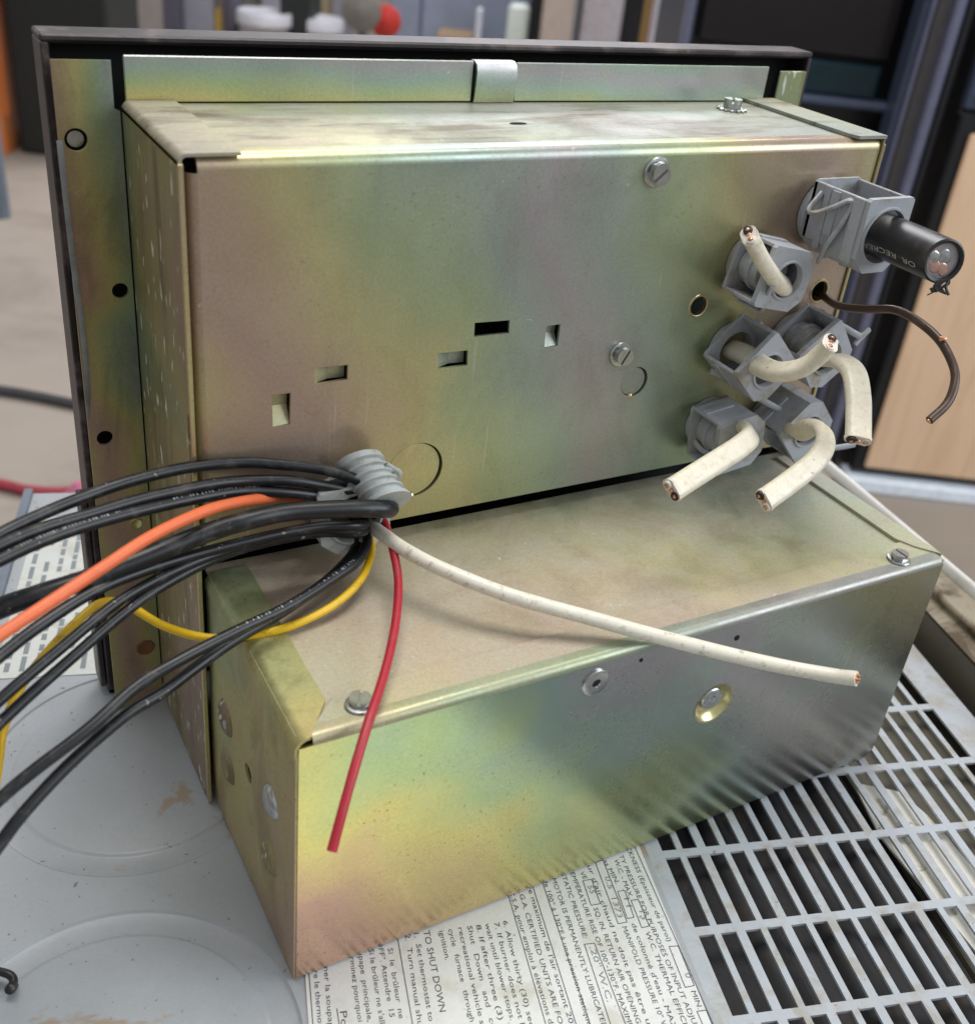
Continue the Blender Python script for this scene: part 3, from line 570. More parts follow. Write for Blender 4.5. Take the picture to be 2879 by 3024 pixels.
# lower left side with rolled top flap
SF = frame4(Vector((XL, 0, 0)), Vector((0, -1, 0)), UZ, Vector((-1, 0, 0)))
def yz(x, y): p = onx(x, y, XL); return (-p.y, p.z)
bm = bmesh.new(); hole = [circle(*yz(733, 2284), 0.0042, 18)]
plate(bm, [(-YB, 0), (D2 - 0.0004, 0), (D2 - 0.0004, HB - 0.0055), (-YB, HB - 0.0055)], hole, T, SF); ls = obj('lower_left_side', bm, M['lowside'], conv)
bm = bmesh.new(); rb = 0.0055; zt = HB + 0.0014
pr_ = [(XL - 0.0004 + rb - rb * math.cos(a), zt - rb + rb * math.sin(a)) for a in [i * math.pi / 2 / 8 for i in range(9)]]; pr_[0] = (XL - 0.0004, zt - rb - 0.0025)
A = [bm.verts.new((x, YB, z)) for x, z in pr_]; B = [bm.verts.new((x, -D2 + 0.0005, z)) for x, z in pr_]
for i in range(8): bm.faces.new((A[i], A[i + 1], B[i + 1], B[i]))
e1 = bm.verts.new((0.0205, YB, zt)); e2 = bm.verts.new((0.0200, -D2 + 0.016, zt)); bm.faces.new((A[8], e1, e2, B[8]))
bmesh.ops.recalc_face_normals(bm, faces=bm.faces[:])
bmesh.ops.solidify(bm, geom=bm.faces[:], thickness=0.0011); obj('rolled_flap', bm, M['lowside'], ls, smooth=True)
for x, y, r, deep in ((668, 2120, 0.0085, 1), (675, 2262, 0.0085, 0), (797, 2532, 0.0080, 0)):
    c = yz(x, y); bm = bmesh.new(); lathe(bm, [(r, 0.0), (r * 0.92, 0.0006), (r * 0.70, 0.0018), (r * .48, 0.0004 if deep else 0.0012), (r * .30, 0.0002 if deep else 0.0007), (0, 0.0002 if deep else 0.0006)], SF @ Matrix.Translation((c[0], c[1], 0)), 24); obj('pressed_dimple', bm, M['side'], ls, smooth='all')  # darker material puts the shadow in the dimples into their colour
c = yz(801, 2368); bm = bmesh.new(); lathe(bm, [(0.0072, 0.0), (0.0070, 0.0006), (0.0056, 0.0016), (0.003, 0.0024), (0, 0.0026)], SF @ Matrix.Translation((c[0], c[1], 0)), 28); obj('dome_rivet', bm, M['steel'], ls, smooth='all')
c = yz(668, 2145); bm = bmesh.new(); lathe(bm, [(0.003, 0.0003), (0.002, 0.001), (0, 0.0012)], SF @ Matrix.Translation((c[0], c[1], 0)), 16); obj('rivet', bm, M['steel'], ls, smooth='all')
bm = bmesh.new(); slab(bm, [Vector((XR, YB, HB + 0.0002)), Vector((XR, -D2 + 0.003, HB + 0.0002)), Vector((XR - 0.0075, -D2 + 0.0125, HB + 0.0002)), Vector((XR - 0.0115, -D2 + 0.021, HB + 0.0002)), Vector((XR - 0.0115, YB, HB + 0.0002))], Vector((0, 0, 0.0015)))
box(bm, (XR - T, -D2 + 0.0008, 0.004), (XR, YB, HB), 0); obj('lower_right_side', bm, M['lowtop'], conv)
for x, y, a in ((1063, 2082, 0.5), (2653, 1652, 1.1)):
    p = onz(x, y, HB + 0.0012); hexscrew(frame4(p, Vector((1, 0, 0)), Vector((0, 1, 0)), UZ), lt, 0.0040, 0.0036, a)
# ================================================================== plastic cable clamps
def clamp(label, cx, cz, L, a, phi, mat, tall=1.0, hole_r=0.0078, wedge=True, strap=None, strap_r=0.0012, closed=False):
    t = thing('cable_clamp', label, 'cable clamp', (cx, -D1, cz), 'plastic clamps snapped into the panel')
    ep = Vector((math.cos(phi), 0, math.sin(phi))); eq = NY.cross(ep); fr = frame4(Vector((cx, -D1, cz)), ep, eq, NY)
    bm = bmesh.new(); lathe(bm, [(a * 0.70, 0.0003), (a * 0.94, 0.0003), (a * 0.96, 0.0012), (a * 0.94, 0.0040), (a * 0.72, 0.0040), (a * 0.70, 0.0003)], fr, 32); obj('collar', bm, mat, t, smooth=True)
    b = a * tall; ch = a * 0.42
    def octo(a_, b_, c_, c2): return [(a_, -b_ + c2), (a_, b_ - c2), (a_ - c2, b_), (-a_ + c_, b_), (-a_, b_ - c_), (-a_, -b_ + c_), (-a_ + c_, -b_), (a_ - c2, -b_)]
    bm = bmesh.new(); plate(bm, octo(a, b, ch, 0.0012), [circle(0, 0, hole_r, 28)], 0.0026, fr @ Matrix.Translation((0, 0, L))); bmesh.ops.bevel(bm, geom=[], offset=0); fp_ = obj('face_plate', bm, mat, t)
    wt = 0.0017
    bm = bmesh.new()
    for s in (1, -1): box(bm, (-a + ch, s * b - (wt if s > 0 else 0), 0.0036), (a - 0.0008, s * b + (0 if s > 0 else wt), L - 0.0026), 0.0003, fr)
    box(bm, (-a, -b + ch, 0.0036), (-a + wt, b - ch, L - 0.0026), 0.0003, fr)
    for s in (1, -1):
        q0, q1_ = Vector((-a + 0.0002, s * (b - ch), 0.0036)), Vector((-a + ch, s * (b - 0.0002), 0.0036)); inn = Vector((wt * 0.7, -s * wt * 0.7, 0))
        pts = [q0, q1_, q1_ + inn, q0 + inn]; slab(bm, [fr @ p_ for p_ in pts], NY * (L - 0.0062))
    if closed: box(bm, (a - wt, -b + 0.001, 0.0036), (a, b - 0.001, L - 0.0026), 0.0003, fr)
    obj('body', bm, mat, t)
    bm = bmesh.new(); plate(bm, octo(a, b, ch, 0.0012), [circle(0, 0, a * .72, 24)], 0.0016, fr @ Matrix.Translation((0, 0, 0.0056))); obj('back_frame', bm, mat, t)
    bm = bmesh.new(); lathe(bm, [(hole_r, 0), (hole_r + 0.0001, 0.0009), (hole_r + 0.0009, 0.0009), (hole_r + 0.0012, 0)], fr @ Matrix.Translation((0, 0, L)), 28); obj('hole_lip', bm, mat, fp_, smooth=True)
    for nn0, nn1 in ((0.30, 0.38), (0.62, 0.70)):
        bm = bmesh.new(); box(bm, (-a - 0.0008, -b * 0.5, L * nn0), (-a + 0.0004, b * 0.5, L * nn1), 0.0002, fr); obj('moulded_rib', bm, mat, t)
    for s in (1, -1):
        bm = bmesh.new(); box(bm, (-a * 0.3, s * b - 0.0003 if s > 0 else s * b - 0.0009, L * 0.42), (a * 0.9, s * b + 0.0009 if s > 0 else s * b + 0.0003, L * 0.55), 0.0002, fr); obj('latch_tooth', bm, mat, t)
    if wedge:
        bm = bmesh.new(); prof = [(0, 0.006)]; zz = 0.006
        for d1_, d2_ in ((0.0050, 0.66), (0.0022, 0.74), (0.0040, 0.66)): prof += [(a * d2_, zz), (a * d2_, zz + d1_)]; zz += d1_ + 0.0002
        prof += [(a * 0.5, zz), (0, zz)]
        lathe(bm, prof, fr @ Matrix.Translation((a * 0.12, 0, 0)), 26); obj('wedge', bm, mat, t, smooth=True)
    if strap:
        bm = bmesh.new(); sweep(bm, [ony(x, y, -D1 - d) for x, y, d in strap], stadium(strap_r * 2.6, strap_r * 1.5, 3), hint=UZ, k=5); obj('strap', bm, mat, t, smooth=True)
    return t
def r4(x, y, d): return (2000 + x * 0.3198, 900 + y * 0.3198, d)
def r2(x, y, d): return (1950 + x * 0.2665, 450 + y * 0.2665, d)
def r3(x, y, d): return (2350 + x * 0.2665, 450 + y * 0.2665, d)
big_ = clamp('large grey clamp holding the thick black cord', 0.2905, 0.2555, 0.037, 0.0162, R(90), M['grey'], tall=0.82, hole_r=0.0116, wedge=False,
      strap=[r3(290, 450, .010), r3(140, 640, .012), r3(240, 662, .014), r3(420, 600, .020), r3(590, 530, .026), r3(622, 570, .027), r3(500, 800, .026), r3(350, 1010, .022), r3(245, 1205, .016)], strap_r=0.0013)
for yy0, yy1, xx in ((0.0115, 0.0150, 0.2905 - 0.0133), (0.0285, 0.0345, 0.2905 - 0.0133)):
    bm = bmesh.new(); box(bm, (xx - 0.0009, -D1 - yy1, 0.2555 - 0.0120), (xx + 0.0004, -D1 - yy0, 0.2555 + 0.0155), 0.0003); obj('moulded_rib', bm, M['grey'], big_)
clamp('grey clamp with the white cable stub bent upward', 0.252, 0.235, 0.026, 0.0135, R(168), M['grey'], strap=[r2(850, 1560, .006), r2(860, 1610, .006), r2(1000, 1690, .012), r2(1130, 1745, .018), r2(1160, 1630, .022), r2(1250, 1470, .030)])
clamp('grey clamp with cable showing through its open window', 0.2522, 0.1935, 0.028, 0.0132, R(135), M['grey'], wedge=False, strap=[r4(310, 605, .006), r4(420, 660, .008), r4(700, 830, .012), r4(1020, 1005, .016), r4(1050, 985, .017), r4(1115, 870, .018)])
clamp('grey clamp near the panel edge with drooping cable stub', 0.290, 0.1945, 0.026, 0.0135, R(128), M['grey'], strap=[r4(1330, 110, .012), r4(1500, 185, .016), r4(1650, 270, .020), r4(1700, 285, .020), r4(1775, 225, .020), r4(1640, 365, .020)])
clamp('lowest grey clamp on the inner column with cable pointing down left', 0.2488, 0.1555, 0.026, 0.0135, R(188), M['grey'], strap=[r4(140, 1240, .004), r4(230, 1340, .010), r4(330, 1390, .016)])
clamp('grey clamp in the lower corner with hooked cable stub', 0.291, 0.156, 0.026, 0.0135, R(222), M['grey'], wedge=False, strap=[r4(1330, 1330, .006), r4(1500, 1315, .008), r4(1640, 1290, .010)])
# the pale clamp that gathers the loose wires
gx, gz = pxz(1010, 1480)
g = clamp('pale ribbed clamp gathering the black and coloured wires', gx, gz, 0.014, 0.0150, R(95), M['pale'], wedge=False, hole_r=0.011, strap=None)
bm = bmesh.new(); c = ony(1058, 1362, -D1 - 0.005); dz = (NY * 0.78 - UZ * 0.50 + Vector((0.28, 0, 0))).normalized(); fr = frame4(c, Vector((1, 0, 0)), dz.cross(Vector((1, 0, 0))), dz); prof = [(0, 0.0), (0.0098, 0.0), (0.0098, 0.0026)]; zz = 0.003
for i in range(5): prof += [(0.0082, zz + 0.0002), (0.0080, zz + 0.0018), (0.0095, zz + 0.0024), (0.0095, zz + 0.0031)]; zz += 0.0034
prof += [(0.0098, zz), (0.0098, zz + 0.001), (0, zz + 0.001)]
lathe(bm, prof, fr, 32); obj('ribbed_wedge', bm, M['pale'], g, smooth=True)
def g1(x, y, d): return ony(850 + x * 0.24, 1250 + y * 0.24, -D1 - d)
bm = bmesh.new(); sweep(bm, [g1(1215, 505, .014), g1(1300, 560, .015), g1(1372, 605, .016), g1(1350, 690, .016), g1(1240, 930, .012)], stadium(0.0022, 0.0014, 3), hint=UZ, k=5); obj('strap', bm, M['pale'], g, smooth=True)

# ================================================================== flat white cable stubs
def cut_end(t, P, tn, an, bn, w_):
    """three conductors on the cut face; an runs along the wide axis"""
    fr = frame4(P + tn * 0.0001, an, bn, tn); k = w_ / 0.0105
    for s, mt, nm in ((-1, M['coreb'], 'black_core'), (1, M['corew'], 'white_core')):
        bm = bmesh.new(); jz = random.uniform(0.0, 0.0011); lathe(bm, [(0.0011 * k, 0.0002 + jz), (0.0019 * k, 0.0003 + jz * 0.6), (0.0021 * k, -0.001)], fr @ Matrix.Translation((s * 0.0028 * k, 0, 0)), 16); co = obj(nm, bm, mt, t)
        bm = bmesh.new(); lathe(bm, [(0, 0.0005 + jz), (0.0008 * k, 0.0003 + jz), (0.0011 * k, -0.0004)], fr @ Matrix.Translation((s * 0.0028 * k, 0, 0)), 12); obj('copper_strand', bm, M['copper'], co)
    bm = bmesh.new(); lathe(bm, [(0, 0.0009), (0.0009 * k, 0.0008), (0.0011 * k, 0.0)], fr, 12); obj('ground_strand', bm, M['copper'], t)
def nm_cable(label, pts, hint, w_=0.0110, h_=0.0060, flip=False):
    P = [at(*p_) for p_ in pts]; t = thing('cable_stub', label, 'cable', P[0], 'cut white cable stubs in the grey clamps')
    sp = smoothpath(P, 8); tl = (sp[-1] - sp[-2]).normalized(); hint = hint if hint is not None else AZ.cross(tl)
    bk = frames(sp[::-1], hint); h0 = bk[-1][2]
    bm = bmesh.new(); fs = sweep(bm, sp, stadium(w_, h_, 9), hint=h0, raw=True); obj('jacket', bm, M['nm'], t, smooth=True)
    p_, tn, an, bn = fs[-1]; 
    bm = bmesh.new(); sec = stadium(w_ * 1.02, h_ * 1.03, 9); sweep(bm, [p_ - tn * 0.0012, p_ + tn * 0.0002], sec, hint=an, k=1); 
    for v_ in bm.verts: v_.co += Vector((random.uniform(-1, 1), random.uniform(-1, 1), random.uniform(-1, 1))) * 0.00028
    obj('cut_rim', bm, M['corew'], t)
    cut_end(t, p_ + tn * 0.0002, tn, -an if flip else an, bn, w_); return t
nm_cable('white cable stub rising up left from its clamp, speckled jacket', [(2352, 840, .512), (2338, 848, .492), (2314, 846, .474), (2288, 822, .462), (2258, 780, .452), (2232, 732, .444), (2214, 696, .437)], AY * 0.9 + AX * 0.35, 0.0102, 0.0066)
nm_cable('white cable stub curling right out of the open clamp', [(2160, 1030, .505), (2205, 1050, .493), (2250, 1082, .476), (2300, 1098, .464), (2370, 1085, .456), (2420, 1048, .450), (2452, 1012, .444)], AY * 0.85 - AX * 0.45, 0.0102, 0.0066, flip=False)
nm_cable('white cable stub drooping straight down beside the panel edge', [(2370, 1030, .525), (2430, 1060, .500), (2480, 1066, .486), (2520, 1098, .477), (2534, 1170, .470), (2535, 1240, .465), (2534, 1300, .460)], None, 0.0114, 0.0058, flip=True)
nm_cable('white cable stub with green print pointing down left over the lower box', [(2180, 1262, .508), (2208, 1276, .490), (2214, 1292, .474), (2186, 1318, .463), (2125, 1358, .453), (2052, 1404, .443), (1984, 1448, .434)], None, 0.0100, 0.0056, flip=False)
nm_cable('white cable stub hooked back and pointing down left, shiny bend', [(2340, 1270, .520), (2360, 1278, .502), (2392, 1262, .490), (2428, 1270, .480), (2436, 1314, .471), (2400, 1368, .463), (2330, 1425, .455), (2256, 1478, .447)], None, 0.0100, 0.0056, flip=True)

# ================================================================== black supply cord with printed jacket
P = [at(*p_) for p_ in ((2500, 652, .505), (2575, 682, .482), (2640, 708, .464), (2720, 742, .446), (2784, 770, .432))]
cordt = thing('supply_cord', 'thick black printed cord cut short in the large clamp', 'cord', P[0])
bm = bmesh.new(); RC_ = 0.0098; fs = sweep(bm, P, rnd(RC_, 30), k=8, cap=False, scale=lambda s: 1.0 - 0.08 * s)
cj = obj('jacket', bm, M['cord'], cordt, smooth='all')
pe, te, ae, be = fs[-1]; rr = RC_ * 0.92; fr = frame4(pe, ae, be, te)
bm = bmesh.new(); lathe(bm, [(rr, 0), (rr * 1.0, 0.0006), (rr * 0.92, 0.0010), (rr * 0.80, 0.0006), (rr * 0.78, -0.002)], fr, 30); obj('cut_rim', bm, M['cord'], cordt, smooth=True)
bm = bmesh.new(); lathe(bm, [(0, -0.0006), (rr * 0.80, -0.0006)], fr, 30); obj('clear_filler', bm, M['filler'], cordt)
for i, (x, y, mt) in enumerate(((-.0024, .0026, 'palecopper'), (-.0036, -.0014, 'palecopper'), (.0018, -.0012, 'steel'), (.0010, .0036, 'steel'))):
    bm = bmesh.new(); lathe(bm, [(0, -0.0002), (0.0019, -0.0003), (0.0026, -0.0008)], fr @ Matrix.Translation((x, y, 0)) @ Matrix.Rotation(0.5, 4, 'Z') @ Matrix.Scale(1.3, 4, (1, 0, 0)), 16); obj('conductor', bm, M[mt], cordt)
for i in range(9):
    a = R(200) + i * 0.11; b0 = pe - AY * -0.0075 - AX * (0.002 - i * 0.0006) + AY * 0.0004
    bm = bmesh.new(); sweep(bm, [b0, b0 + AY * random.uniform(0.0015, 0.004) - AX * random.uniform(-0.002, 0.004), b0 + AY * random.uniform(0.003, 0.0065) - AX * random.uniform(-0.002, 0.008)], rnd(random.uniform(0.0003, 0.0009), 5), k=3); obj('frayed_jacket', bm, M['cord'], cordt)
# white print wrapped on the cord, reading from the cut end towards the clamp
side = (AY * 0.55 - AX * 0.35 - AZ * 0.75)
me = text_mesh('OR  RECREA'); xs = [v.co.x for v in me.vertices]; x1 = max(xs)
pc = [f_[0] for f_ in fs][::-1]; acc = [0.0]
for p0_, p1_ in zip(pc, pc[1:]): acc.append(acc[-1] + (p1_ - p0_).length)
Lc = acc[-9]; nf = len(fs) - 1
for v in me.vertices:
    sd_ = 0.004 + v.co.x / x1 * (Lc * 0.80 - 0.004); i_ = max(j for j in range(len(acc) - 1) if acc[j] <= sd_); fr_ac = (sd_ - acc[i_]) / (acc[i_ + 1] - acc[i_])
    cp = pc[i_].lerp(pc[i_ + 1], fr_ac); dd = (pc[i_ + 1] - pc[i_]).normalized(); nn = (side - dd * side.dot(dd)).normalized(); tt = dd.cross(nn)
    ang = -(v.co.y - 0.35) * 0.0034 / RC_; rad = RC_ * (1.0 - 0.08 * (1 - (i_ + fr_ac) / nf)) + 0.00025
    v.co = cp + (nn * math.cos(ang) + tt * math.sin(ang)) * rad
me.materials.clear(); me.materials.append(M['print']); o = bpy.data.objects.new('printed_words', me); COL.objects.link(o); o.parent = cj; o.matrix_parent_inverse = wmat(cj).inverted()

# ================================================================== single wires
def wire(name, label, pts, r, mat, group=None, end=None, cat='wire', n=14, k=7):
    P = [at(*p_) for p_ in pts]; t = thing(name, label, cat, P[0], group)
    if pts[-1][0] < 0:   # runs on past the frame, sagging on to the furnace top
        dr_ = P[-1] - P[-2]; dr_.z = min(dr_.z, -0.004); dr_.normalize()
        for j in range(5):
            q_ = P[-1] + dr_ * 0.045 - UZ * (0.004 + 0.007 * j); q_.z = max(q_.z, 0.004 + r); P.append(q_)
    ph_ = random.uniform(0, 6); P = [p_ + Vector((random.uniform(-1, 1), random.uniform(-1, 1), random.uniform(-1, 1))) * 0.0002 for p_ in P]
    bm = bmesh.new(); fs = sweep(bm, P, rnd(r, n), k=k, scale=lambda q: 1 + 0.012 * math.sin(q * 23 + ph_) + 0.01 * math.sin(q * 61 + ph_)); ins = obj('insulation', bm, mat, t, smooth=True)
    if end:
        p_, tn, an, bn = fs[-1]; fr = frame4(p_, an, bn, tn)
        for i in range(7 if end == 'strands' else 1):
            q = (0, 0) if i == 0 else (r * .5 * math.cos(i), r * .5 * math.sin(i)); rc = r * .22 if end == 'strands' else r * .55
            bm = bmesh.new(); lathe(bm, [(0, 0.0010), (rc, 0.0008), (rc, -0.001)], fr @ Matrix.Translation((q[0], q[1], 0)), 10); obj('copper_strand', bm, M['copper'], t)
    return t, P
bw = wire('brown_wire', 'thin brown wire curling out of a hole near the panel edge', [(2405, 855, .533), (2425, 870, .522), (2475, 902, .505), (2555, 912, .490), (2640, 915, .478), (2715, 950, .468), (2778, 1010, .460), (2815, 1085, .455), (2818, 1140, .452), (2795, 1192, .450), (2746, 1242, .448)], 0.0019, M['brown'], end='core')
p_ = at(2783, 1001, .4585); bm = bmesh.new(); lathe(bm, [(0, 0.0008), (0.0012, 0.0005), (0.0018, -0.0008)], frame4(p_ - AZ * 0.0012, AX, AY * 0.7, -AZ), 12); obj('bare_nick', bm, M['copper'], bw[0])
BL = M['blackw']; GB = 'black wires sweeping out to the left of the pale clamp'
wire('black_wire', 'topmost black wire arching from the pale clamp, dusty and plain', [(1040, 1470, .452), (1085, 1475, .440), (1104, 1458, .430), (1066, 1424, .425), (1018, 1402, .422), (946, 1384, .419), (850, 1374, .414), (720, 1366, .408), (554, 1382, .397), (384, 1421, .384), (256, 1464, .374), (128, 1515, .362), (0, 1580, .350), (-160, 1680, .336)], 0.0022, BL, GB)
wire('black_wire', 'plain black wire just under the topmost one', [(1030, 1490, .452), (1075, 1490, .440), (1082, 1470, .432), (1018, 1446, .426), (946, 1433, .421), (850, 1419, .414), (720, 1420, .406), (597, 1434, .396), (426, 1474, .382), (256, 1521, .368), (128, 1560, .357), (0, 1612, .345), (-160, 1700, .330)], 0.0022, BL, GB)
t3, P3 = wire('black_wire', 'black wire with a line of white print above the orange wire', [(1020, 1500, .452), (1060, 1490, .440), (1018, 1474, .430), (946, 1466, .424), (850, 1455, .416), (720, 1451, .407), (597, 1468, .396), (426, 1506, .380), (256, 1552, .365), (128, 1596, .354), (0, 1654, .342), (-160, 1740, .328)], 0.0022, BL, GB)
def tick_print(t3, pa, pr3, up0):
    """a row of worn white ticks along the wire"""
    bm = bmesh.new(); i = 6
    while i < len(pa) - 30:
        if (i // 34) % 4 != 3:
            tn = (pa[i + 1] - pa[i]).normalized(); up = (up0 - tn * up0.dot(tn)).normalized(); sdv = tn.cross(up)
            hgt = random.uniform(0.0004, 0.0012); wd = random.uniform(0.00012, 0.00035); c_ = pa[i]
            q = [c_ + (up * math.cos(a) + sdv * math.sin(a)) * pr3 + tn * s for s, a in ((-wd, -hgt / pr3 / 2), (wd, -hgt / pr3 / 2 + random.uniform(-.1, .1)), (wd, hgt / pr3 / 2), (-wd, hgt / pr3 / 2))]
            bm.faces.new([bm.verts.new(x) for x in q])
        i += random.choice((2, 3, 3, 4, 6))
    obj('worn_print', bm, M['whiteprint'], t3, kind='stuff')
tick_print(t3, smoothpath(P3[4:], 40), 0.00226, -AZ * 0.75 - AY * 0.55)
wire('thick_black_wire', 'thickest black wire doubling back below the orange wire', [(1075, 1478, .452), (1125, 1490, .446), (1152, 1500, .436), (1140, 1503, .424), (1090, 1502, .418), (994, 1504, .412), (850, 1514, .403), (720, 1540, .394), (597, 1579, .388), (426, 1648, .377), (256, 1712, .367), (128, 1752, .360), (0, 1796, .354), (-160, 1870, .346)], 0.0036, BL, cat='wire')
wire('black_wire', 'black wire running just below the thick one to the left', [(1050, 1515, .450), (1075, 1540, .436), (1055, 1552, .424), (946, 1556, .418), (800, 1580, .408), (597, 1632, .394), (426, 1684, .380), (277, 1747, .366), (128, 1840, .352), (0, 1938, .342), (-140, 2060, .330)], 0.0021, BL, GB)
wire('black_wire', 'upper wire of the close black pair crossing the yellow wire', [(1045, 1520, .452), (1070, 1556, .438), (1040, 1566, .426), (946, 1564, .420), (800, 1588, .411), (620, 1642, .397), (469, 1708, .384), (341, 1785, .372), (170, 1922, .357), (25, 2046, .345), (-120, 2180, .335)], 0.002, BL, GB)
wire('black_wire', 'lower wire of the close black pair crossing the yellow wire', [(1055, 1520, .453), (1080, 1560, .441), (1050, 1574, .428), (946, 1572, .423), (800, 1598, .414), (660, 1640, .402), (512, 1712, .389), (384, 1797, .376), (213, 1940, .361), (58, 2078, .349), (-90, 2230, .338)], 0.002, BL, GB)
tc, Pc = wire('black_wire', 'printed black wire hanging under the clamp over the lower box corner', [(1060, 1530, .450), (1085, 1580, .442), (1078, 1622, .433), (1050, 1660, .425), (994, 1702, .416), (853, 1790, .398), (693, 1865, .382), (533, 1948, .368), (400, 2030, .358), (266, 2148, .347), (107, 2272, .337), (0, 2362, .331), (-120, 2480, .324)], 0.0021, BL, GB)
tick_print(tc, smoothpath(Pc[3:8], 34), 0.00216, -AZ * 0.8 - AY * 0.5)
wire('black_wire', 'lowest black wire, hanging under the printed one near the lower box corner', [(1040, 1530, .452), (1055, 1580, .445), (1048, 1625, .437), (1010, 1672, .430), (950, 1728, .420), (820, 1815, .404), (690, 1893, .389), (580, 1970, .376), (480, 2045, .367), (373, 2112, .358), (213, 2248, .346), (80, 2388, .336), (0, 2490, .331), (-90, 2620, .325)], 0.0021, BL, GB)
wire('orange_wire', 'bright orange wire sweeping left between the black wires', [(1000, 1490, .452), (920, 1476, .440), (850, 1466, .428), (780, 1472, .412), (700, 1484, .398), (597, 1512, .385), (450, 1580, .368), (300, 1678, .352), (150, 1778, .339), (0, 1874, .328), (-150, 1980, .318)], 0.0021, M['orange'])
wire('yellow_wire', 'yellow wire dipping over the lower box corner and away to the left', [(1075, 1540, .452), (1094, 1590, .444), (1092, 1650, .434), (1060, 1718, .424), (980, 1790, .413), (850, 1852, .403), (720, 1880, .398), (600, 1882, .394), (480, 1846, .396), (370, 1785, .394), (300, 1782, .388), (230, 1832, .380), (140, 1925, .372), (60, 2030, .366), (12, 2150, .362), (-5, 2260, .36)], 0.0016, M['yellow'])
wire('red_wire', 'red wire hanging down in front of the lower box', [(1095, 1500, .450), (1130, 1535, .442), (1160, 1620, .430), (1176, 1720, .418), (1168, 1850, .400), (1135, 1990, .380), (1090, 2130, .362), (1048, 2270, .352), (1010, 2400, .347), (980, 2515, .344)], 0.0017, M['red'])
wire('white_wire', 'stout white wire lying out across the lower box towards its right corner', [(1060, 1530, .455), (1095, 1550, .444), (1180, 1612, .428), (1300, 1678, .418), (1500, 1756, .413), (1750, 1826, .415), (2000, 1895, .418), (2250, 1956, .420), (2440, 1992, .416), (2530, 2004, .410)], 0.0029, M['whitew'], end='strands', n=18)
# stray black hook at the furnace front edge
P = [onz(-60, 2855, 0.004), onz(-10, 2868, 0.004), onz(28, 2880, 0.004), onz(40, 2898, 0.003), onz(34, 2918, 0.003)]
t = thing('rubber_hook', 'small black hooked rubber end lying on the furnace top', 'hook', P[0])
bm = bmesh.new(); sweep(bm, P, rnd(0.0016, 10), k=5); obj('shank', bm, M['blackw'], t, smooth=True)
bm = bmesh.new(); lathe(bm, [(0, 0.0024), (0.0018, 0.002), (0.0021, 0.0), (0.0018, -0.002), (0, -0.0024)], frame4(P[-1], AX, AY, AZ), 12); obj('tip', bm, M['blackw'], t, smooth='all')
# ================================================================== workshop behind, out of focus
GF = Vector((0.531, 0.848, 0)).normalized(); GR = Vector((GF.y, -GF.x, 0))
def bgp(x, y, d): r = ray(x, y); return CAM + r * (d / r.dot(GF))
def slab_at(bm, x0, x1, y, d, z0, z1, depth, bev=0.004):
    """upright block whose face spans pixels x0..x1 (read at row y) at plan distance d"""
    a, b = bgp(x0, y, d), bgp(x1, y, d); wd = (b - a).dot(GR)
    box(bm, (0, 0, z0), (wd, depth, z1), min(bev, abs(z1 - z0) / 3, wd / 3), frame4(Vector((a.x, a.y, 0)), GR, GF, UZ))
def zat(x, y, d): return bgp(x, y, d).z
def pm(name, col, rough=0.5, **kw): return plain(name, col, rough, **kw)
wood = NT('pale_maple_panel'); wn = wood.noise(6, 4, 0.6, 1.2, stretch=(5, 5, 0.5))
wood.link(wood.ramp(wn, [(0.25, lin((206, 172, 140))), (0.6, lin((220, 188, 156))), (0.8, lin((212, 180, 148)))]), wood.b.inputs['Base Color']); wood.b.inputs['Roughness'].default_value = 0.45
BLK = pm('black_painted_metal', (18, 20, 24), 0.35); BLUE = pm('dark_blue_metal', (58, 66, 86), 0.35); LIL = pm('lilac_highlight_metal', (120, 124, 148), 0.3, metal=0.6); TEAL = pm('teal_reflection', (20, 42, 50), 0.15)
ALU = pm('pale_aluminium', (222, 230, 242), 0.35); GREYB = pm('warm_grey_metal', (78, 74, 76), 0.45)
# wood-panelled refrigerator
pa_, pb_ = onz(2560, 1472, ZF), onz(2879, 1480, ZF); dF = ((pa_ + pb_) / 2 - CAM).dot(GF)
zz0 = ZF
fr_ = thing('refrigerator', 'refrigerator with pale maple door panels in black frames standing on the floor', 'refrigerator', Vector((pb_.x, pb_.y, ZF)))
def fpart(name, mat, x0, x1, yref, z0, z1, dd, depth, par=None): bm = bmesh.new(); slab_at(bm, x0, x1, yref, dF + dd, z0, z1, depth); return obj(name, bm, mat, par or fr_)
zt0 = zat(2700, 1424, dF); zdoor = zat(2850, 395, dF); zd2 = zat(2860, 262, dF)
fpart('body', BLK, 2500, 3250, 1424, ZF + 0.035, 1.05, 0.05, 0.5)
fpart('foot_trim', ALU, 2490, 3250, 1445, ZF, ZF + 0.030, 0.0, 0.06)  # pale non-metal colour carries the light this strip reflects
xw = 2538
dr = fpart('lower_door', BLK, 2500, 3250, 1424, ZF + 0.036, zdoor + 0.03, 0.02, 0.028)
fpart('door_panel', wood.m, xw, 3240, 1424, ZF + 0.05, zdoor, 0.012, 0.006, dr)
dr = fpart('upper_door', BLUE, 2500, 3250, 1424, zdoor + 0.034, 1.04, 0.02, 0.028)
fpart('door_panel', wood.m, xw, 3240, 1424, zd2, 1.0, 0.012, 0.006, dr)
fpart('door_rail', LIL, 2545, 3240, 1424, zdoor + 0.05, zdoor + 0.068, 0.002, 0.014, dr)
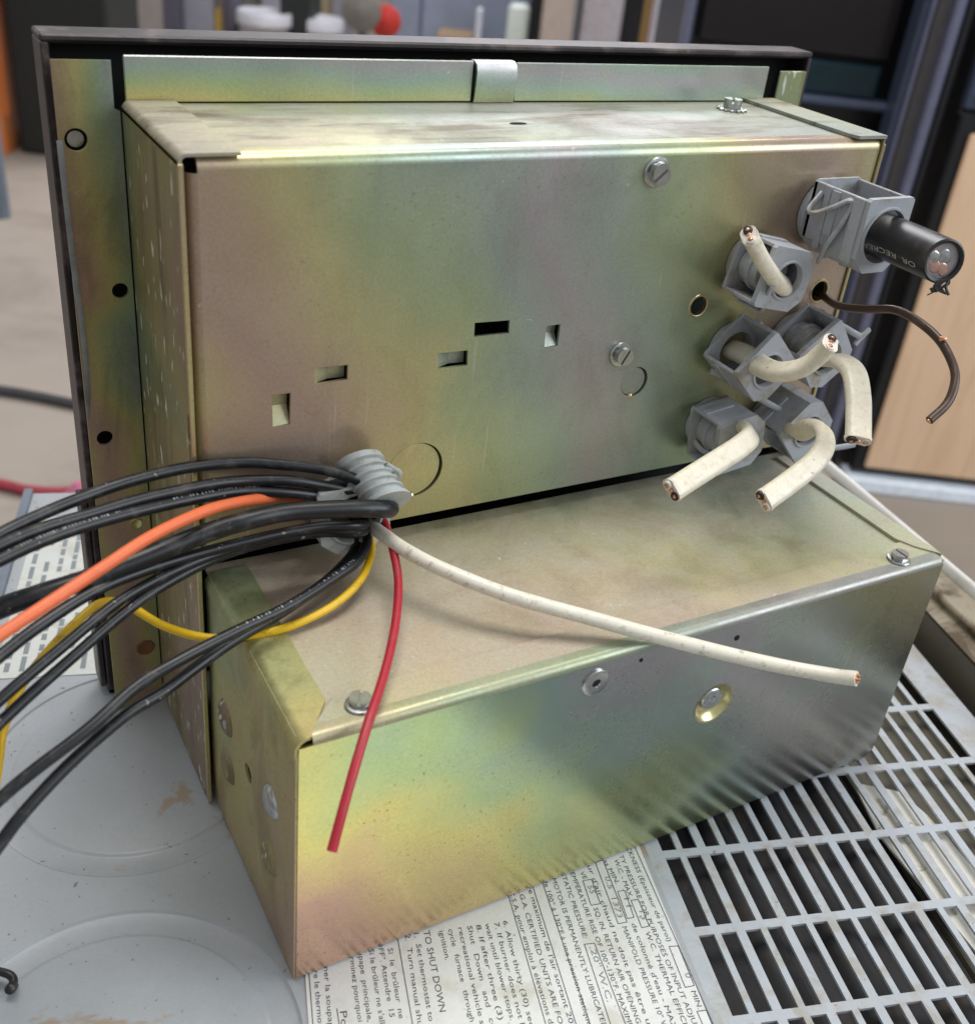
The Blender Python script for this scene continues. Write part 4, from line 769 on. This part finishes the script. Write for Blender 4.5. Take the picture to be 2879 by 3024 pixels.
# black cabinet with metal posts beside it
cb = thing('black_cabinet', 'tall black cabinet with glossy recessed panels and metal posts with lilac highlights beside the refrigerator', 'cabinet', Vector((pa_.x, pa_.y, ZF)) - GR * 0.4)
def cpart(name, mat, x0, x1, yref, z0, z1, dd, depth, par=None): bm = bmesh.new(); slab_at(bm, x0, x1, yref, dF + dd, z0, z1, depth); return obj(name, bm, mat, par or cb)
zr = zat(2500, 318, dF + 0.1); zr2 = zat(2500, 292, dF + 0.1)
cpart('body', BLK, 2020, 2760, 60, ZF, 1.1, 0.16, 0.5)
cpart('recessed_panel', pm('brown_black_glass', (24, 20, 22), 0.2), 2070, 2660, 60, zat(2500, 170, dF + .13), 1.08, 0.13, 0.02)
cpart('recessed_panel', TEAL, 2350, 2610, 200, zr2, zat(2500, 185, dF + .13), 0.12, 0.02)  # teal reflection put in as a coloured panel
cpart('rail', BLUE, 2330, 2640, 305, zr, zr2, 0.09, 0.05)
cpart('post', LIL, 2022, 2050, 60, ZF, 1.1, 0.12, 0.04)  # lilac posts: purple highlights on the metal put into the colour
cpart('post', BLUE, 2706, 2730, 100, ZF, 1.1, 0.04, 0.06); cpart('post', LIL, 2730, 2742, 100, ZF, 1.1, 0.025, 0.06)
cpart('post', GREYB, 2742, 2800, 100, ZF, 1.1, 0.03, 0.08); cpart('post', LIL, 2800, 2832, 100, ZF, 1.1, 0.0, 0.05)
cpart('post', BLK, 2832, 2862, 100, ZF, 1.1, 0.03, 0.05)
# window-like frame left of it
t = thing('framed_panel', 'narrow blue panel in white frame leaning beside the black cabinet', 'panel', bgp(1980, 130, 3.2) * 1)
t.location.z = ZF
for nm_, mt, x0, x1, dd in (('pane', BLUE, 1948, 2012, .012), ('frame_bar', ALU, 1934, 1952, 0), ('frame_bar', ALU, 1996, 2014, 0)):
    bm = bmesh.new(); slab_at(bm, x0, x1, 60, 3.2 + dd, ZF, 0.9, 0.02); obj(nm_, bm, mt, t)
def standing(name, label, cat, x0, x1, d, mat, ztop=0.9, yref=60, depth=0.3, group=None):
    bm = bmesh.new(); slab_at(bm, x0, x1, yref, d, ZF, ztop, depth, 0.01); o = obj(name, bm, mat)
    return tag(o, label, cat, group)
standing('wooden_post', 'narrow mustard wooden post beside the white framed panel', 'post', 1898, 1922, 4.6, pm('mustard_wood', (128, 100, 52), 0.6), depth=0.05)
standing('metal_strip', 'pinkish grey metal strip against the mustard post', 'strip', 1920, 1940, 4.55, pm('pink_grey_metal', (150, 134, 138), 0.4), depth=0.03)
standing('black_appliance', 'black appliance door edge left of the mustard post', 'appliance', 1828, 1902, 5.2, BLK)
standing('grey_appliance', 'lilac grey appliance with dark door edge beside the black appliance', 'appliance', 1716, 1836, 5.0, pm('lilac_grey_paint', (156, 150, 154), 0.45, dirt=(124, 112, 104)))
standing('beige_appliance', 'warm beige appliance between two black gaps', 'appliance', 1598, 1694, 5.0, pm('beige_paint', (160, 146, 136), 0.5))
standing('black_locker', 'black locker filling the gap behind the beige appliance', 'locker', 1560, 1730, 5.4, BLK)
standing('blue_grey_cabinet', 'broad blue grey cabinet with cloudy reflections', 'cabinet', 1243, 1580, 5.7, pm('cloudy_blue_grey', (140, 150, 170), 0.35, metal=0.4, var=0.2, nscale=3))  # cloudy tone variation puts the reflections into the colour
standing('blue_grey_cabinet', 'narrow blue grey cabinet behind the red disc', 'cabinet', 1150, 1240, 5.7, pm('blue_grey_sheet', (138, 146, 164), 0.35, metal=0.3))
a_ = bgp(1497, 60, 5.3); b_ = bgp(1562, 60, 5.3); bm = bmesh.new(); box(bm, (0, 0, ZF), ((b_ - a_).length, 0.06, zat(1530, 8, 5.3)), 0.03, frame4(Vector((a_.x, a_.y, 0)), GR, GF, UZ), 4)
tag(obj('plastic_canister', bm, pm('pale_green_plastic', (196, 206, 198), 0.4), smooth=True), 'pale green white plastic canister with rounded shoulders before the blue grey cabinet', 'canister')
standing('black_locker', 'wide black cupboard standing next to the orange wood cabinet', 'cupboard', 20, 318, 3.6, pm('matt_black', (30, 32, 31), 0.6), yref=100)
standing('grey_board', 'light warm grey panel behind the white dome', 'panel', 352, 482, 6.0, pm('warm_light_grey', (152, 144, 140), 0.5)); standing('mustard_board', 'mustard board strip beside the wide black cupboard', 'board', 318, 352, 5.8, pm('mustard_board_paint', (140, 110, 62), 0.6), depth=0.04)
standing('lilac_strip', 'pale lilac strip between black cupboard and mustard board', 'strip', 300, 320, 5.75, pm('pale_lilac', (120, 110, 124), 0.5), depth=0.04)
standing('dark_locker', 'dark violet grey locker between two pale panels', 'locker', 480, 528, 6.0, pm('violet_grey', (84, 82, 96), 0.5)); standing('grey_locker', 'pale blue grey locker right of the dark violet one', 'locker', 526, 632, 6.1, pm('pale_blue_grey', (150, 150, 160), 0.45))
standing('brown_board', 'brownish board beside the dark gas cylinder', 'board', 630, 668, 6.1, pm('brown_board_paint', (112, 98, 92), 0.6))
standing('black_bin', 'black bin standing between the two white lidded buckets', 'bin', 826, 914, 5.6, pm('matt_black_bin', (22, 26, 26), 0.6), ztop=zat(870, -30, 5.6))
standing('grey_upright', 'pale grey upright behind the first bucket', 'upright', 770, 824, 6.6, pm('pale_grey_upright', (166, 164, 176), 0.5)); standing('grey_upright', 'pale grey upright right of the tan bucket', 'upright', 978, 1020, 6.6, pm('pale_grey_upright_b', (160, 158, 168), 0.5))
standing('tan_upright', 'tan timber upright above the tan bucket', 'upright', 918, 978, 6.65, pm('tan_timber', (176, 158, 128), 0.6))
standing('beige_upright', 'grey beige board above the first bucket', 'board', 716, 772, 6.7, pm('grey_beige_board', (128, 122, 116), 0.6))
def bucket(label, x, d, rad, ylid, body):
    p_ = bgp(x, ylid, d); zl = p_.z; fr = frame4(Vector((p_.x, p_.y, ZF)), GR, GF, UZ); t = thing('bucket', label, 'bucket', Vector((p_.x, p_.y, ZF)), 'lidded buckets along the far wall'); hh = zl - ZF
    bm = bmesh.new(); lathe(bm, [(0, 0), (rad * .86, 0), (rad * .97, hh), (0, hh)], fr, 28); obj('pail', bm, body, t, smooth=True)
    bm = bmesh.new(); lathe(bm, [(rad * 1.0, hh - 0.05), (rad * 1.06, hh - 0.045), (rad * 1.06, hh), (rad, hh + 0.012), (rad * .9, hh + 0.004), (0, hh + 0.004)], fr, 28); obj('lid', bm, pm('white_lid', (188, 188, 194), 0.4), t, smooth=True)
bucket('grey white bucket with a white lid left of the black bin', 780, 5.6, 0.125, 38, pm('grey_white_pail', (168, 166, 168), 0.5)); bucket('tan bucket with a white lid right of the black bin', 948, 5.7, 0.105, 58, pm('tan_pail', (186, 168, 134), 0.5))
def cyl(name, label, cat, x, d, rad, z0, z1, mat):
    p_ = bgp(x, 60, d); bm = bmesh.new(); lathe(bm, [(0, z0), (rad * .9, z0), (rad, z0 + 0.03), (rad, z1 - 0.06), (rad * .7, z1 - 0.01), (0, z1)], frame4(Vector((p_.x, p_.y, 0)), GR, GF, UZ), 24); return tag(obj(name, bm, mat, smooth=True), label, cat)
cyl('gas_cylinder', 'dark grey gas cylinder left of the first lidded bucket', 'gas cylinder', 690, 5.7, 0.045, ZF, 0.9, pm('dark_violet_grey', (86, 84, 96), 0.4))
p_ = bgp(352, 64, 5.2); bm = bmesh.new(); lathe(bm, [(0, p_.z + 0.045), (0.03, p_.z + 0.04), (0.065, p_.z + 0.01), (0.075, p_.z - 0.03), (0.07, ZF), (0, ZF)], frame4(Vector((p_.x, p_.y, 0)), GR, GF, UZ), 24)
tag(obj('globe', bm, pm('white_globe_plastic', (226, 226, 226), 0.35), smooth='all'), 'white domed plastic jug before the light grey panel', 'jug')
def disc(name, label, cat, x, y, d, rad, mat, tube=None):
    p_ = bgp(x, y, d); fr = frame4(p_, GR, UZ, -GF); bm = bmesh.new()
    if tube: lathe(bm, [(rad + tube * math.cos(a), tube * math.sin(a)) for a in [i * math.pi / 4 for i in range(9)]], fr, 28); lathe(bm, [(0, 0.02), (rad * .25, 0.02), (rad * .3, -0.02), (0, -0.02)], fr, 16)
    else: lathe(bm, [(0, 0.03), (rad * .3, 0.028), (rad * .95, 0.012), (rad, 0), (rad * .95, -0.02), (0, -0.02)], fr, 28)
    q = fr; stand = bmesh.new(); box(stand, (-0.02, -0.02, ZF), (0.02, 0.02, p_.z - rad * 0.8), 0.004, frame4(Vector((p_.x, p_.y, 0)) + GF * 0.05, GR, GF, UZ)); join(bm, stand)
    return tag(obj(name, bm, mat, smooth=True), label, cat)
disc('red_disc', 'red round wheel cover before the narrow blue grey cabinet', 'wheel cover', 1138, 62, 5.2, 0.070, pm('red_paint', (176, 44, 34), 0.45))
disc('fan_cover', 'grey round fan cover beside the red disc', 'fan cover', 1068, 30, 5.0, 0.085, pm('grey_rubber', (110, 106, 100), 0.6))
cyl('brass_valve', 'small brass valve beside the dark gas cylinder', 'valve', 645, 5.6, 0.018, ZF, zat(645, 18, 5.6), pm('brass', (190, 160, 80), 0.3, metal=0.8))
standing('cardboard_box', 'brown cardboard box edge under the blue grey cabinet front', 'box', 1290, 1400, 5.5, pm('cardboard', (140, 118, 92), 0.8), ztop=zat(1300, 96, 5.5))
standing('steel_rack', 'grey steel rack upright between the beige and lilac grey appliances', 'rack', 1694, 1706, 4.7, pm('rack_steel', (120, 124, 132), 0.4, metal=0.5), depth=0.03)
standing('trim_board', 'white trim board leaning before the blue grey cabinet', 'board', 1405, 1424, 5.4, pm('white_trim', (196, 200, 208), 0.5), depth=0.03, ztop=zat(1410, 20, 5.4))
# orange cabinet
p0, p1, p2 = onz(24, 458, ZF), onz(78, 414, ZF), onz(-260, 430, ZF)
oc = thing('wooden_cabinet', 'orange varnished wooden cabinet standing on the concrete floor', 'cabinet', p0)
ow = NT('orange_varnished_wood'); n_ = ow.noise(4, 4, 0.6, 1.0, stretch=(4, 4, 0.4)); ow.link(ow.ramp(n_, [(0.3, lin((196, 106, 50))), (0.7, lin((220, 132, 72)))]), ow.b.inputs['Base Color']); ow.b.inputs['Roughness'].default_value = 0.4
bm = bmesh.new(); slab(bm, [p0, p1, p1 + (p2 - p0), p2], Vector((0, 0, 1.5))); obj('carcass', bm, ow.m, oc)
e = (p1 - p0); bm = bmesh.new(); nrm_ = Vector((e.y, -e.x, 0)).normalized() * 0.008
slab(bm, [p0 + e * .10 + UZ * .12, p0 + e * .92 + UZ * .12, p0 + e * .92 + UZ * 1.4, p0 + e * .10 + UZ * 1.4], nrm_); obj('door', bm, ow.m, oc)
# pale blue post by the frame edge
a_ = onz(8, 640, ZF); bm = bmesh.new(); sweep(bm, [a_ + UZ * 0.0, a_ + UZ * 1.4], rnd(0.022, 14), hint=AX); tag(obj('table_leg', bm, pm('blue_grey_leg', (106, 116, 128), 0.4), smooth=True), 'blue grey metal leg standing before the orange cabinet', 'leg')
# cords and hose on the floor
def floorline(name, label, cat, px, r, mat):
    bm = bmesh.new(); sweep(bm, [onz(x, y, ZF + r) for x, y in px], rnd(r, 10), k=8); return tag(obj(name, bm, mat, smooth=True), label, cat)
floorline('extension_cord', 'thin dark cord lying straight across the concrete floor', 'cord', [(-200, 1130), (0, 1152), (120, 1172), (240, 1196), (500, 1240), (900, 1300), (1500, 1340)], 0.010, pm('dark_grey_cord', (58, 58, 60), 0.6))
floorline('air_hose', 'red air hose curving across the concrete floor', 'hose', [(-200, 1395), (0, 1430), (80, 1448), (180, 1454), (300, 1440), (460, 1390), (800, 1240), (1100, 1000)], 0.0095, pm('red_hose', (146, 48, 58), 0.6))
p_ = onz(238, 1470, ZF); bm = bmesh.new(); lathe(bm, [(0, 0), (0.028, 0), (0.030, 0.01), (0.016, 0.02), (0.008, 0.03), (0, 0.03)], frame4(p_, GR, GF, UZ), 20); tag(obj('pink_funnel', bm, pm('pink_plastic', (178, 96, 124), 0.5), smooth=True), 'small pink plastic funnel beside the red air hose', 'funnel')
